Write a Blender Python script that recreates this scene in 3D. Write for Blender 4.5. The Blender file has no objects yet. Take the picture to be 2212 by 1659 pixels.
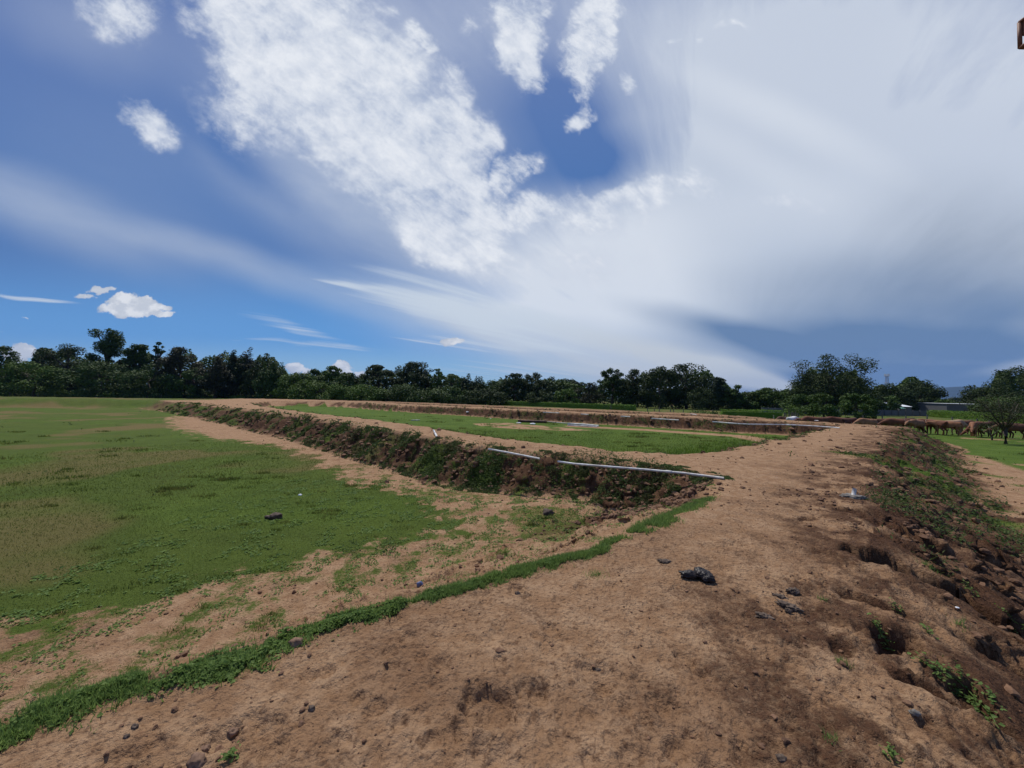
import bpy, bmesh, math, random
import numpy as np
from mathutils import Vector, Matrix
rng = np.random.default_rng(7)
random.seed(7)
SC = bpy.context.scene
COL = SC.collection

# ------------------------------------------------------------------ camera
EYE = 2.8
F = 783.0; CX, CY = 1106.0, 829.5            # the lens, measured on a 2212 px wide copy of the photo
ROLL = math.atan(0.0185)
PITCH = math.atan((857.5 - CY) / F)
cd = bpy.data.cameras.new('camera'); cam = bpy.data.objects.new('camera', cd); COL.objects.link(cam)
cd.sensor_width = 36.0; cd.lens = 36.0 * F / 2212.0
cd.clip_start = 0.05; cd.clip_end = 30000
cam.matrix_world = Matrix.Translation((0, 0, EYE)) @ Matrix.Rotation(math.pi/2 + PITCH, 4, 'X') @ Matrix.Rotation(ROLL, 4, 'Z')
SC.camera = cam

# ------------------------------------------------------------------ sun, exposure
SUN_EL = math.radians(62)
SUN_AZ = math.atan2(-0.45, 0.89)              # clockwise from +Y
sdir = Vector((math.sin(SUN_AZ)*math.cos(SUN_EL), math.cos(SUN_AZ)*math.cos(SUN_EL), math.sin(SUN_EL)))
sd = bpy.data.lights.new('sun', 'SUN'); sun = bpy.data.objects.new('sun', sd); COL.objects.link(sun)
sd.energy = 3.6; sd.angle = math.radians(0.6); sd.color = (1.0, 0.95, 0.87)
sun.rotation_euler = (-sdir).to_track_quat('-Z', 'Y').to_euler()
SC.view_settings.view_transform = 'Standard'; SC.view_settings.look = 'None'
SC.view_settings.exposure = 0.0; SC.view_settings.gamma = 1.0
SC.cycles.max_bounces = 5; SC.cycles.diffuse_bounces = 2; SC.cycles.transparent_max_bounces = 4

def ray(px, py):
    x = (px-CX)/F; y = -(py-CY)/F
    c, s = math.cos(ROLL), math.sin(ROLL)
    x2 = c*x - s*y; y2 = s*x + c*y
    cp, sp = math.cos(PITCH), math.sin(PITCH)
    return np.array([x2, cp - sp*y2, sp + cp*y2])

# ------------------------------------------------------------------ node helper
class N:
    """small wrapper: numbers and sockets combined with operators"""
    def __init__(s, nt, sock): s.nt = nt; s.s = sock
def _in(nt, inp, v):
    if isinstance(v, N): nt.links.new(v.s, inp)
    elif v is not None: inp.default_value = v
def mth(nt, op, a, b=None, c=None, clamp=False):
    n = nt.nodes.new('ShaderNodeMath'); n.operation = op; n.use_clamp = clamp
    _in(nt, n.inputs[0], a); _in(nt, n.inputs[1], b)
    if c is not None: _in(nt, n.inputs[2], c)
    return N(nt, n.outputs[0])
for _op, _nm in (('__add__', 'ADD'), ('__sub__', 'SUBTRACT'), ('__mul__', 'MULTIPLY'), ('__truediv__', 'DIVIDE')):
    setattr(N, _op, (lambda nm: lambda s, o: mth(s.nt, nm, s, o))(_nm))
N.__radd__ = lambda s, o: mth(s.nt, 'ADD', o, s)
N.__rmul__ = lambda s, o: mth(s.nt, 'MULTIPLY', o, s)
N.__rsub__ = lambda s, o: mth(s.nt, 'SUBTRACT', o, s)
def clamp01(a): return mth(a.nt, 'ADD', a, 0.0, clamp=True)
def mx(a, b): return mth(a.nt, 'MAXIMUM', a, b)
def mn(a, b): return mth(a.nt, 'MINIMUM', a, b)
def sstep(a, lo, hi, o0=0.0, o1=1.0):
    n = a.nt.nodes.new('ShaderNodeMapRange'); n.interpolation_type = 'SMOOTHSTEP'
    _in(a.nt, n.inputs[0], a); n.inputs[1].default_value = lo; n.inputs[2].default_value = hi
    n.inputs[3].default_value = o0; n.inputs[4].default_value = o1
    return N(a.nt, n.outputs[0])
def sep(v):
    n = v.nt.nodes.new('ShaderNodeSeparateXYZ'); _in(v.nt, n.inputs[0], v); return [N(v.nt, o) for o in n.outputs]
def comb(nt, x, y, z=0.0):
    n = nt.nodes.new('ShaderNodeCombineXYZ'); _in(nt, n.inputs[0], x); _in(nt, n.inputs[1], y); _in(nt, n.inputs[2], z); return N(nt, n.outputs[0])
def noise(nt, vec, scale, detail=4, rough=0.55, dist=0.0, col=False, dim='3D'):
    n = nt.nodes.new('ShaderNodeTexNoise'); n.noise_dimensions = dim
    if vec is not None: _in(nt, n.inputs['Vector'], vec)
    n.inputs['Scale'].default_value = scale; n.inputs['Detail'].default_value = detail
    n.inputs['Roughness'].default_value = rough; n.inputs['Distortion'].default_value = dist
    return N(nt, n.outputs[1 if col else 0])
def voro(nt, vec, scale, feat='F1', out='Distance', rand=1.0):
    n = nt.nodes.new('ShaderNodeTexVoronoi'); n.feature = feat
    if vec is not None: _in(nt, n.inputs['Vector'], vec)
    n.inputs['Scale'].default_value = scale; n.inputs['Randomness'].default_value = rand
    return N(nt, n.outputs[out])
def mixc(nt, f, a, b):
    n = nt.nodes.new('ShaderNodeMix'); n.data_type = 'RGBA'; n.clamp_factor = True
    _in(nt, n.inputs[0], f)
    for i, v in ((6, a), (7, b)):
        if isinstance(v, N): nt.links.new(v.s, n.inputs[i])
        else: n.inputs[i].default_value = (*v, 1)
    return N(nt, n.outputs[2])
def vmath(nt, op, a, b):
    n = nt.nodes.new('ShaderNodeVectorMath'); n.operation = op
    for i, v in ((0, a), (1, b)):
        if isinstance(v, N): nt.links.new(v.s, n.inputs[i])
        elif v is not None: n.inputs[i].default_value = v
    return N(nt, n.outputs['Value'] if op in ('LENGTH', 'DOT_PRODUCT') else n.outputs[0])

# ------------------------------------------------------------------ world: sky and clouds
def build_world():
    w = bpy.data.worlds.new('World'); SC.world = w; w.use_nodes = True
    nt = w.node_tree; nt.nodes.clear()
    out = nt.nodes.new('ShaderNodeOutputWorld'); bg = nt.nodes.new('ShaderNodeBackground')
    nt.links.new(bg.outputs[0], out.inputs[0])
    STR = 0.1
    bg.inputs[1].default_value = STR
    sky = nt.nodes.new('ShaderNodeTexSky'); sky.sky_type = 'NISHITA'; sky.sun_disc = False
    sky.sun_elevation = SUN_EL; sky.sun_rotation = SUN_AZ; sky.air_density = 1.0; sky.dust_density = 0.4; sky.ozone_density = 3.0
    tc = nt.nodes.new('ShaderNodeTexCoord'); D = N(nt, tc.outputs['Generated'])
    dx, dy, dz = sep(D)
    yy = mx(dy, 0.12)
    u = dx / yy; v = dz / yy
    zz = mx(dz, 0.0) + 0.06
    pl = comb(nt, dx / zz, dy / zz, 0.0)            # flat cloud deck overhead: gives the perspective of streaks
    # wind direction of the streaks: towards u ~ 1 on the horizon
    a = 0.86
    px = dx / zz; py = dy / zz
    al = px * math.sin(a) + py * math.cos(a); cr = px * math.cos(a) - py * math.sin(a)
    # domain warp
    wv = comb(nt, u, v)
    w1 = noise(nt, wv, 3.0, 2, 0.6, col=True); w2 = noise(nt, wv, 11.0, 3, 0.65, col=True)
    w1x, w1y, _ = sep(w1); w2x, w2y, _ = sep(w2)
    uw = u + (w1x - 0.5) * 0.16 + (w2x - 0.5) * 0.07
    vw = v + (w1y - 0.5) * 0.16 + (w2y - 0.5) * 0.07
    UV = comb(nt, uw, vw)
    us = u + (w1x - 0.5) * 0.10; vs = v + (w1y - 0.5) * 0.06
    UVs = comb(nt, us, vs)
    def blob(px, py, rx, ry, ang=0, inner=0.2, wgt=1.0, uv=None):
        d = ray(px, py); u0, v0 = d[0]/d[1], d[2]/d[1]
        m = nt.nodes.new('ShaderNodeMapping'); m.vector_type = 'TEXTURE'
        m.inputs['Location'].default_value = (u0, v0, 0)
        m.inputs['Rotation'].default_value = (0, 0, -math.radians(ang))
        m.inputs['Scale'].default_value = (rx/F, ry/F, 1)
        _in(nt, m.inputs['Vector'], uv if uv is not None else UV)
        L = vmath(nt, 'LENGTH', N(nt, m.outputs[0]), None)
        return sstep(L, 1.0, inner, 0.0, wgt)
    def total(lst, uv=None, mode='add'):
        t = None; base_uv = uv if uv is not None else UV
        vv = base_uv
        for i, b in enumerate(lst):
            if i % 8 == 7:          # evaluate the clouds in batches (keeps the shader small)
                vv = vmath(nt, 'ADD', base_uv, comb(nt, t * 1e-7, 0.0, 0.0))
            q = blob(*b, uv=vv)
            t = q if t is None else (mx(t, q) if mode == 'max' else t + q)
        return t
    k = 1.0 / STR
    C = lambda r, g, b: (r*k, g*k, b*k)
    # --- blue base: the physical sky, pulled towards the deep tropical blue of the day
    skyc = N(nt, sky.outputs[0])
    g1 = mixc(nt, sstep(v, 0.02, 0.16), C(0.33, 0.58, 0.78), C(0.085, 0.300, 0.68))
    g2 = mixc(nt, sstep(v, 0.14, 0.42), g1, C(0.058, 0.160, 0.42))
    g3 = mixc(nt, sstep(v, 0.45, 1.15), g2, C(0.115, 0.190, 0.43))
    base = mixc(nt, 0.85, skyc, g3)
    # --- 1: thin veil (cirrostratus), long fibres fanning out of the far end of the plain
    vd = ray(1560, 880); fu = u - float(vd[0]/vd[1]); fv = v - float(vd[2]/vd[1])
    fth = mth(nt, 'ARCTAN2', fv, fu); frd = mth(nt, 'LOGARITHM', fu*fu + fv*fv + 0.002, 2.718)
    fan = noise(nt, comb(nt, fth * 4.5, frd * 0.55, 0.0), 2.2, 6, 0.62, 0.4)
    fcl = (fan - 0.5)
    stn = noise(nt, comb(nt, al * 0.22, cr * 1.1, 3.0), 1.6, 4, 0.6)
    st2 = noise(nt, comb(nt, al * 0.10, cr * 1.8, 9.0), 2.2, 5, 0.62)
    veil = total([(2050, 260, 950, 620, 0, 0.3, 1.0), (1800, 520, 820, 360, 0, 0.2, 0.9), (1350, 610, 600, 250, 5, 0.2, 0.9), (1550, 60, 560, 380, 0, 0.0, 0.45),
                  (60, 440, 520, 110, 18, 0.0, 0.42), (520, 570, 420, 60, 18, 0.0, 0.36), (900, 660, 420, 70, 15, 0.0, 0.42), (300, 420, 560, 300, 18, 0.0, 0.12), (820, 500, 520, 160, 25, 0.0, 0.30),
                  (1250, 740, 600, 110, 6, 0.1, 0.75), (1900, 790, 720, 200, 0, 0.3, 1.0), (760, 240, 520, 380, 40, 0.1, 0.55), (200, 60, 330, 150, 20, 0.0, 0.25), (1050, 20, 520, 260, 0, 0.0, 0.42)], uv=UVs)
    veil = veil * (0.80 + 0.42 * stn) * (1.0 + 0.9 * fcl)
    hole = total([(1240, 250, 320, 110, 68, 0.0, 0.30), (1340, 340, 230, 90, -20, 0.0, 0.28), (560, 370, 280, 60, 38, 0.0, 0.3)], uv=UVs)
    veil = clamp01(veil - hole)
    vb = total([(1200, 560, 420, 200, 0, 0.1, 1.0), (1250, 650, 420, 120, 5, 0.0, 0.6), (1420, 480, 330, 130, 0, 0.0, 0.5), (1450, 620, 330, 130, 0, 0.0, 0.5), (1680, 250, 480, 70, 26, 0.0, 0.65), (1600, 330, 300, 60, 30, 0.0, 0.35), (1750, 430, 300, 120, 0, 0.0, 0.35), (2100, 120, 300, 200, 0, 0.0, 0.3)], uv=UVs)
    # --- 2: grey rain veil on the right
    grey = total([(2120, 560, 430, 260, 0, 0.0, 0.62), (1850, 640, 460, 120, 0, 0.1, 0.35)], uv=UVs)
    slate = total([(1980, 640, 620, 150, 0, 0.0, 0.50), (1950, 770, 640, 95, 3, 0.3, 0.95), (1560, 712, 300, 46, 13, 0.0, 0.6), (1950, 845, 620, 70, 0, 0.2, 0.9), (1950, 900, 900, 110, 0, 0.2, 0.9), (2212, 700, 300, 110, 0, 0.1, 0.5), (1850, 690, 460, 60, 0, 0, 0.35)], uv=UVs)
    slate = clamp01(slate * (0.8 + 0.4 * stn))
    low = total([(1420, 760, 330, 38, 12, 0.1, 1.0), (1580, 808, 270, 34, 13, 0.2, 1.1), (1400, 815, 380, 50, 4, 0.2, 0.9), (2250, 790, 200, 24, -8, 0.1, 0.6)], uv=UVs)
    # --- 3: streaks
    s_mask = total([(900, 655, 300, 34, 13, 0.2, 0.9), (1150, 700, 380, 60, 10, 0.1, 0.9), (620, 702, 200, 22, 14, 0.1, 0.55), (700, 745, 200, 10, 4, 0.1, 0.65), (560, 735, 90, 6, 3, 0.1, 0.4),
                    (1050, 745, 300, 22, 4, 0.1, 0.6), (1200, 800, 400, 40, 0, 0.1, 0.5), (80, 645, 150, 9, 6, 0.1, 0.6), (30, 712, 70, 5, 2, 0.1, 0.35), (900, 612, 260, 30, 12, 0, 0.5), (740, 612, 120, 9, 8, 0, 0.6)], uv=UVs)
    streak = sstep(s_mask * 0.8 + (st2 - 0.5) * 2.0, 0.10, 0.85) * sstep(s_mask, 0.02, 0.35)
    # --- 4: broken puffy cloud
    pn = noise(nt, comb(nt, u, v * 1.1, 1.0), 6.0, 5, 0.62, 0.15)
    c30, s30 = math.cos(math.radians(-38)), math.sin(math.radians(-38))
    pf = noise(nt, comb(nt, (u*c30 + v*s30) * 0.55, v*c30 - u*s30, 2.0), 24.0, 6, 0.68, 0.3)
    p_mask = total([(620, 50, 330, 220, 20, 0.35, 0.9), (740, 215, 350, 190, 32, 0.4, 1.0), (880, 350, 300, 185, 40, 0.4, 1.0), (950, 490, 230, 130, 28, 0.3, 0.9), (520, 250, 220, 110, 35, 0.0, 0.5), (880, 130, 140, 130, 0, 0.1, 0.6),
                    (250, 25, 150, 105, 35, 0.0, 0.9), (322, 252, 118, 56, 32, 0.0, 1.0), (985, 200, 70, 150, 0, 0.1, 0.6), (1045, 310, 60, 70, 0, 0.0, 0.6), (1020, 560, 260, 80, 15, 0.1, 0.6)])
    p2_mask = total([(1120, 60, 95, 160, 0, 0.3, 0.95), (1155, 175, 75, 80, 0, 0.1, 0.65), (1275, 75, 75, 120, 12, 0.3, 0.95), (1255, 175, 45, 80, -10, 0.2, 0.65), (1246, 248, 50, 34, -20, 0.2, 1.0), (1350, 175, 44, 52, 0, 0.1, 0.72), (1310, 15, 80, 50, 0, 0.1, 0.6),
                    (1590, 62, 56, 18, 5, 0.1, 0.8), (1535, 75, 26, 14, 0, 0.1, 0.7), (1468, 62, 26, 14, 0, 0.1, 0.6), (1115, 365, 75, 60, -20, 0.2, 0.85), (1060, 440, 90, 90, 0, 0.1, 0.5), (1270, 455, 230, 75, -3, 0.3, 0.95), (1490, 370, 70, 34, -10, 0.1, 0.7), (1560, 410, 120, 40, 8, 0.1, 0.6), (1400, 410, 200, 60, -12, 0.1, 0.5), (1200, 560, 330, 110, 5, 0.1, 0.5), (1720, 440, 130, 40, 5, 0.0, 0.5),
                    (925, 75, 42, 40, 0, 0.2, 0.8), (895, 60, 36, 50, 0, 0.2, 0.6), (840, 40, 60, 60, 0, 0.1, 0.5), (1010, 30, 60, 50, 0, 0.0, 0.45)])
    nn_ = (pn - 0.5) * 1.7 + (pf - 0.5) * 1.1
    d1 = mn(p_mask, p_mask * 0.0 + 1.0) + nn_ * 1.15 + fcl * 1.3
    d2 = mn(p2_mask, p2_mask * 0.0 + 1.0) + nn_ * 1.5
    puff = mx(sstep(d1, 0.0, 1.0) * sstep(p_mask, 0.02, 0.4), sstep(d2, 0.10, 1.0) * sstep(p2_mask, 0.03, 0.4))
    thick = clamp01(sstep(pf, 0.28, 0.72) * 0.28 + sstep(pn, 0.32, 0.68) * 0.30 + sstep(fan, 0.3, 0.7) * 0.2 + sstep(mx(d1, d2), 0.5, 1.6) * 0.45)
    # --- 5: small cumulus near the horizon
    cn = noise(nt, comb(nt, u, v * 1.2, 7.0), 30.0, 4, 0.62)
    cw = noise(nt, wv, 22.0, 3, 0.6, col=True); cwx, cwy, _ = sep(cw)
    cu2 = comb(nt, u + (cwx - 0.5) * 0.055, v + (cwy - 0.5) * 0.035)
    c_mask = total([(285, 668, 98, 26, 0, 0.3, 1.0), (270, 648, 52, 24, 0, 0.3, 1.0), (310, 652, 40, 18, 0, 0.3, 0.9), (345, 664, 44, 12, 10, 0.1, 0.9), (350, 680, 50, 10, 0, 0.1, 0.8), (218, 626, 48, 13, -6, 0.1, 0.85), (180, 640, 50, 8, -4, 0.0, 0.55), (50, 757, 40, 24, 0, 0.3, 1.0), (30, 768, 50, 22, 0, 0.1, 0.8), (636, 797, 30, 16, 0, 0.3, 1.0), (662, 802, 22, 14, 0, 0.1, 0.8),
                    (738, 798, 34, 22, 0, 0.3, 1.1), (715, 806, 30, 16, 0, 0.1, 0.8), (776, 810, 22, 14, 0, 0.1, 1.0), (424, 790, 20, 18, 0, 0.2, 1.0), (978, 738, 40, 14, 0, 0.1, 0.75), (55, 690, 22, 6, 0, 0.0, 0.45)], uv=cu2, mode='max')
    cum = sstep(c_mask + (cn - 0.5) * 1.0, 0.22, 0.50)
    cshade = noise(nt, comb(nt, u, v * 1.5, 3.0), 18.0, 3, 0.6)
    ctop = clamp01(sstep(c_mask, 0.2, 0.9) * 0.35 + sstep(cshade, 0.40, 0.62) * 0.75)
    # --- composite, colours are radiances / STR
    vtone = mixc(nt, sstep(v, 0.05, 0.9), C(0.56, 0.63, 0.73), C(0.61, 0.67, 0.77))
    vtone = mixc(nt, clamp01(vb), vtone, C(0.74, 0.79, 0.86))
    col = mixc(nt, veil * 0.92, base, vtone)
    col = mixc(nt, streak * 0.85, col, C(0.62, 0.70, 0.79))
    col = mixc(nt, clamp01(grey * (1.0 + 1.2 * fcl)), col, C(0.30, 0.36, 0.46))
    col = mixc(nt, slate * 0.95, col, C(0.125, 0.22, 0.39))
    col = mixc(nt, clamp01(low * (0.55 + 0.7 * st2)) * 0.90, col, C(0.60, 0.65, 0.70))
    pcol = mixc(nt, thick, C(0.50, 0.57, 0.70), C(0.84, 0.87, 0.92))
    col = mixc(nt, puff * 0.94, col, pcol)
    ccol = mixc(nt, ctop, C(0.50, 0.55, 0.63), C(0.82, 0.84, 0.87))
    col = mixc(nt, cum * 0.97, col, ccol)
    nt.links.new(col.s, bg.inputs[0])
    w.cycles.sampling_method = 'MANUAL'; w.cycles.sample_map_resolution = 512
build_world()

# ------------------------------------------------------------------ numpy noise
def _h(ix, iy, seed):
    n = (ix.astype(np.int64) * 374761393 + iy.astype(np.int64) * 668265263 + seed * 1442695041) & 0xffffffff
    n = ((n ^ (n >> 13)) * 1274126177) & 0xffffffff
    n = (n ^ (n >> 16)) & 0xffffffff
    return n
def vnoise(x, y, seed=0):
    ix = np.floor(x); iy = np.floor(y); fx = x-ix; fy = y-iy
    ux = fx*fx*fx*(fx*(fx*6-15)+10); uy = fy*fy*fy*(fy*(fy*6-15)+10)
    def g(ax, ay):
        a = _h(ix+ax, iy+ay, seed) * (2*math.pi/4294967296.0)
        return np.cos(a)*(fx-ax) + np.sin(a)*(fy-ay)
    a = g(0, 0)*(1-ux) + g(1, 0)*ux; b = g(0, 1)*(1-ux) + g(1, 1)*ux
    return (a*(1-uy) + b*uy) * 1.5
def fbm(x, y, s, octv=4, seed=0, gain=0.5):
    t = 0; a = 1.0
    for o in range(octv):
        t = t + a*vnoise(x*s+o*17.3, y*s-o*9.1, seed+o); a *= gain; s *= 2.03
    return t
def worley(x, y, s, seed=0):
    x = x*s; y = y*s; ix = np.floor(x); iy = np.floor(y)
    d1 = np.full(x.shape, 9.0); 
    for ax in (-1, 0, 1):
        for ay in (-1, 0, 1):
            hh = _h(ix+ax, iy+ay, seed)
            cx = ix+ax+(hh & 0xffff)/65536.0; cy = iy+ay+((hh >> 16) & 0xffff)/65536.0
            d1 = np.minimum(d1, (x-cx)**2 + (y-cy)**2)
    return np.sqrt(d1)
def sm(a, lo, hi):
    t = np.clip((a-lo)/(hi-lo), 0, 1); return t*t*(3-2*t)

# ------------------------------------------------------------------ ground plan (metres)
# every pond is a closed crest line; third number = horizontal width of its slope
P1 = [(-9, -3.5, 2.6), (-4, 0.4, 2.4), (-2.35, 1.75, 2.2), (-1.46, 2.4, 2.2), (-0.38, 3.08, 2.6), (0.98, 3.95, 3.0), (1.9, 4.7, 3.2), (3.0, 5.6, 2.8), (3.9, 6.8, 1.8), (4.25, 7.8, 1.4),
      (3.9, 8.9, 1.25), (2.2, 10.1, 1.25), (0.6, 11.0, 1.3), (-0.96, 12.0, 1.4), (-4.0, 15.1, 1.5), (-7.15, 18.0, 1.6), (-12.2, 23.0, 1.9), (-20, 30, 2.3), (-30.5, 39, 2.6), (-48, 53, 2.8), (-58, 60, 3.5), (-66, 60, 4.5),
      (-76, 55, 4.5), (-100, 36, 4.5), (-60, -28, 4)]
P2 = [(4.1, 11.1, 1.3), (2.6, 11.7, 1.2), (1.3, 12.5, 1.1), (-1, 14.7, 1.1), (-4.9, 19, 1.1), (-11.6, 25.6, 1.1), (-19, 32.1, 1.2), (-29.5, 42.4, 1.4), (-40, 55, 1.5), (-42, 62, 1.4),
      (-37.5, 64, 1.3), (-31, 64.2, 1.3), (-26, 61.6, 1.2), (-15.5, 51, 1.1), (-5, 43.5, 1.0), (1.9, 37.4, 1.0), (6.8, 34.4, 1.0), (13.4, 29.9, 1.0), (17.2, 27.3, 1.0), (19.8, 26, 1.0), (21.6, 24.6, 1.1),
      (21.8, 23.3, 1.6), (18, 20.6, 1.9), (14.65, 17.8, 1.7), (8.3, 12.7, 1.5), (6.4, 11.3, 1.5), (5.3, 10.9, 1.5)]
P3 = [(22.9, 25.8, 0.8), (18.3, 29, 0.8), (14.5, 31.7, 0.8), (7.9, 36.4, 0.8), (3, 39.6, 0.9), (-3.9, 45.6, 0.9), (-14.4, 53.2, 1), (-25, 63.9, 1), (-22, 67, 1), (-12, 57.6, 0.9), (-1.5, 50, 0.9),
      (5, 43.7, 0.9), (12.2, 38.8, 0.8), (16.5, 35.4, 0.8), (20, 32.4, 0.8), (24.6, 28.2, 0.8)]
OUT = [(0.2, -3, 2.6), (1.3, 0.2, 2.8), (2.5, 2.3, 2.8), (3.7, 3.6, 2.6), (4.9, 5.1, 2.4), (6.9, 7.2, 2.4), (9.6, 9.8, 2.4), (13.7, 13.6, 2.3), (21, 20, 2.3), (27, 25, 2.3), (30.2, 27.9, 2.0), (29.6, 30, 1.8), (26, 32.6, 1.8), (21, 36.6, 1.8),
       (14, 42, 1.8), (5, 49, 2), (-8, 60, 2), (-22, 72, 2), (-45, 78, 3), (-70, 74, 4), (-90, 66, 4), (-130, 55, 4), (-130, -60, 4), (-30, -35, 3), (-6, -14, 3)]
def seg_info(poly, x, y):
    """normalised distance d/w to the closed line, true distance, inside flag"""
    n = len(poly); best = np.full(x.shape, 1e9); bd = np.full(x.shape, 1e9); ins = np.zeros(x.shape, bool)
    for i in range(n):
        ax, ay, aw = poly[i]; bx, by, bw = poly[(i+1) % n]
        ex, ey = bx-ax, by-ay
        t = np.clip(((x-ax)*ex + (y-ay)*ey)/(ex*ex+ey*ey), 0, 1)
        d = np.hypot(x-ax-t*ex, y-ay-t*ey)
        best = np.minimum(best, d/(aw+(bw-aw)*t)); bd = np.minimum(bd, d)
        if ay != by:
            c = ((ay > y) != (by > y)) & (x < ex*(y-ay)/ey + ax)
            ins ^= c
    return best, bd, ins
def in_poly(poly, x, y):
    return seg_info([(p[0], p[1], 1.0) for p in poly], x, y)[1:]
def prof(u):                                   # steep-ish at the crest, easing out at the toe
    u = np.clip(u, 0, 1); return 1-(0.45*(u*u*(3-2*u)) + 0.55*(1-(1-u)**1.25))
def macro(x, y):
    """height and masks of the made ground, without the fine relief"""
    wx = x + 0.16*fbm(x, y, 0.9, 3, 50)*np.clip(np.hypot(x, y)/6, 0.25, 2); wy = y + 0.16*fbm(x, y, 0.9, 3, 60)*np.clip(np.hypot(x, y)/6, 0.25, 2)
    u1, d1, i1 = seg_info(P1, wx, wy); u2, d2, i2 = seg_info(P2, wx, wy); u3, d3, i3 = seg_info(P3, wx, wy); uo, do, io = seg_info(OUT, wx, wy)
    H = 1.2 + 0.25*sm(y*0.82+x*0.57, 22, 32)*(1-sm(x, 20, 26)) - 0.10*sm(x, 22, 28) + 0.04*fbm(x, y, 0.35, 2, 3)
    z = H.copy()
    fl = 0.30*np.exp(-(((x-2.0)/3.0)**2+((y-9.2)/2.6)**2))
    z = np.where(i1, fl+(H-fl)*prof(u1), z)
    z = np.where(i2, 0.5 + (H-0.5)*prof(u2), z)
    z = np.where(i3, 0.4 + (H-0.4)*prof(u3), z)
    z = np.where(~io, H*prof(uo), z)
    und = 0.05*fbm(x, y, 0.12, 3, 9)
    z = z + und*np.where(i1 | ~io, 1, 0.5)
    face = np.zeros(x.shape)
    for uu, ii in ((u1, i1), (u2, i2), (u3, i3), (uo, ~io)):
        face = np.maximum(face, np.where(ii, sm(uu, 0.02, 0.2)*(1-sm(uu, 0.75, 1.1)), 0))
    return z, face, (u1, d1, i1), (u2, d2, i2), (u3, d3, i3), (uo, do, io)

def hit(px, py, dz=0.0):
    """point where the sight line through a photo pixel meets the ground"""
    d = ray(px, py); t = 1.0
    ts = np.geomspace(1.0, 400, 1500)
    xs, ys, zs = d[0]*ts, d[1]*ts, EYE + d[2]*ts
    g = ground_z(xs, ys) + dz
    k = np.argmax(zs < g)
    if not (zs < g).any(): k = len(ts)-1
    a, b = ts[max(k-1, 0)], ts[k]
    t = b
    for _ in range(12):
        t = 0.5*(a+b)
        if EYE + d[2]*t < ground_z(np.array([d[0]*t]), np.array([d[1]*t]))[0] + dz: b = t
        else: a = t
    return Vector((d[0]*t, d[1]*t, EYE + d[2]*t))

# stamped marks: hoof prints, pits (x, y, radius, depth, rim)
STAMPS = []
def on_crest(px, py):
    d = ray(px, py); t = (1.2-EYE)/d[2]; return d[0]*t, d[1]*t
r_ = random.Random(3)
for _ in range(230):
    px = r_.uniform(250, 2150); py = 1120 + 560*r_.random()**0.8
    x, y = on_crest(px, py); rr = r_.uniform(0.035, 0.075)
    STAMPS.append((x, y, rr, r_.uniform(0.008, 0.022), 0.25))
for px, py, rr, dp in ((1055, 1535, 0.13, 0.05), (1115, 1275, 0.07, 0.03), (1190, 1400, 0.09, 0.02), (890, 1290, 0.12, 0.03), (1150, 1500, 0.09, 0.03), (1290, 1455, 0.12, 0.025), (1590, 1180, 0.12, 0.03)):
    x, y = on_crest(px, py); STAMPS.append((x, y, rr, dp, 0.4))
PITS = []
for px, py, rx, ry, ang, dp in ((2078, 1290, 0.85, 0.24, -42, 0.42), (1960, 1235, 0.34, 0.12, -35, 0.15), (1930, 1375, 0.22, 0.13, 30, 0.17), (1870, 1110, 0.45, 0.14, -10, 0.06), (1330, 1068, 0.5, 0.35, 30, 0.10),
                                (2020, 1180, 0.6, 0.14, -35, 0.14), (1815, 1400, 0.12, 0.07, 40, 0.06), (2110, 1520, 0.24, 0.1, 60, 0.12), (1745, 1120, 0.2, 0.08, 20, 0.04), (2150, 1215, 0.6, 0.12, -30, 0.12), (2000, 1480, 0.2, 0.08, -50, 0.08), (1900, 1300, 0.3, 0.08, -40, 0.07), (2180, 1440, 0.3, 0.12, -40, 0.12)):
    z0 = 0.9
    for _ in range(8):
        d = ray(px, py); t = (z0-EYE)/d[2]; z0 = 0.5*z0+0.5*float(macro(np.array([d[0]*t]), np.array([d[1]*t]))[0][0])
    PITS.append((d[0]*t, d[1]*t, rx, ry, math.radians(ang), dp))

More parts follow.
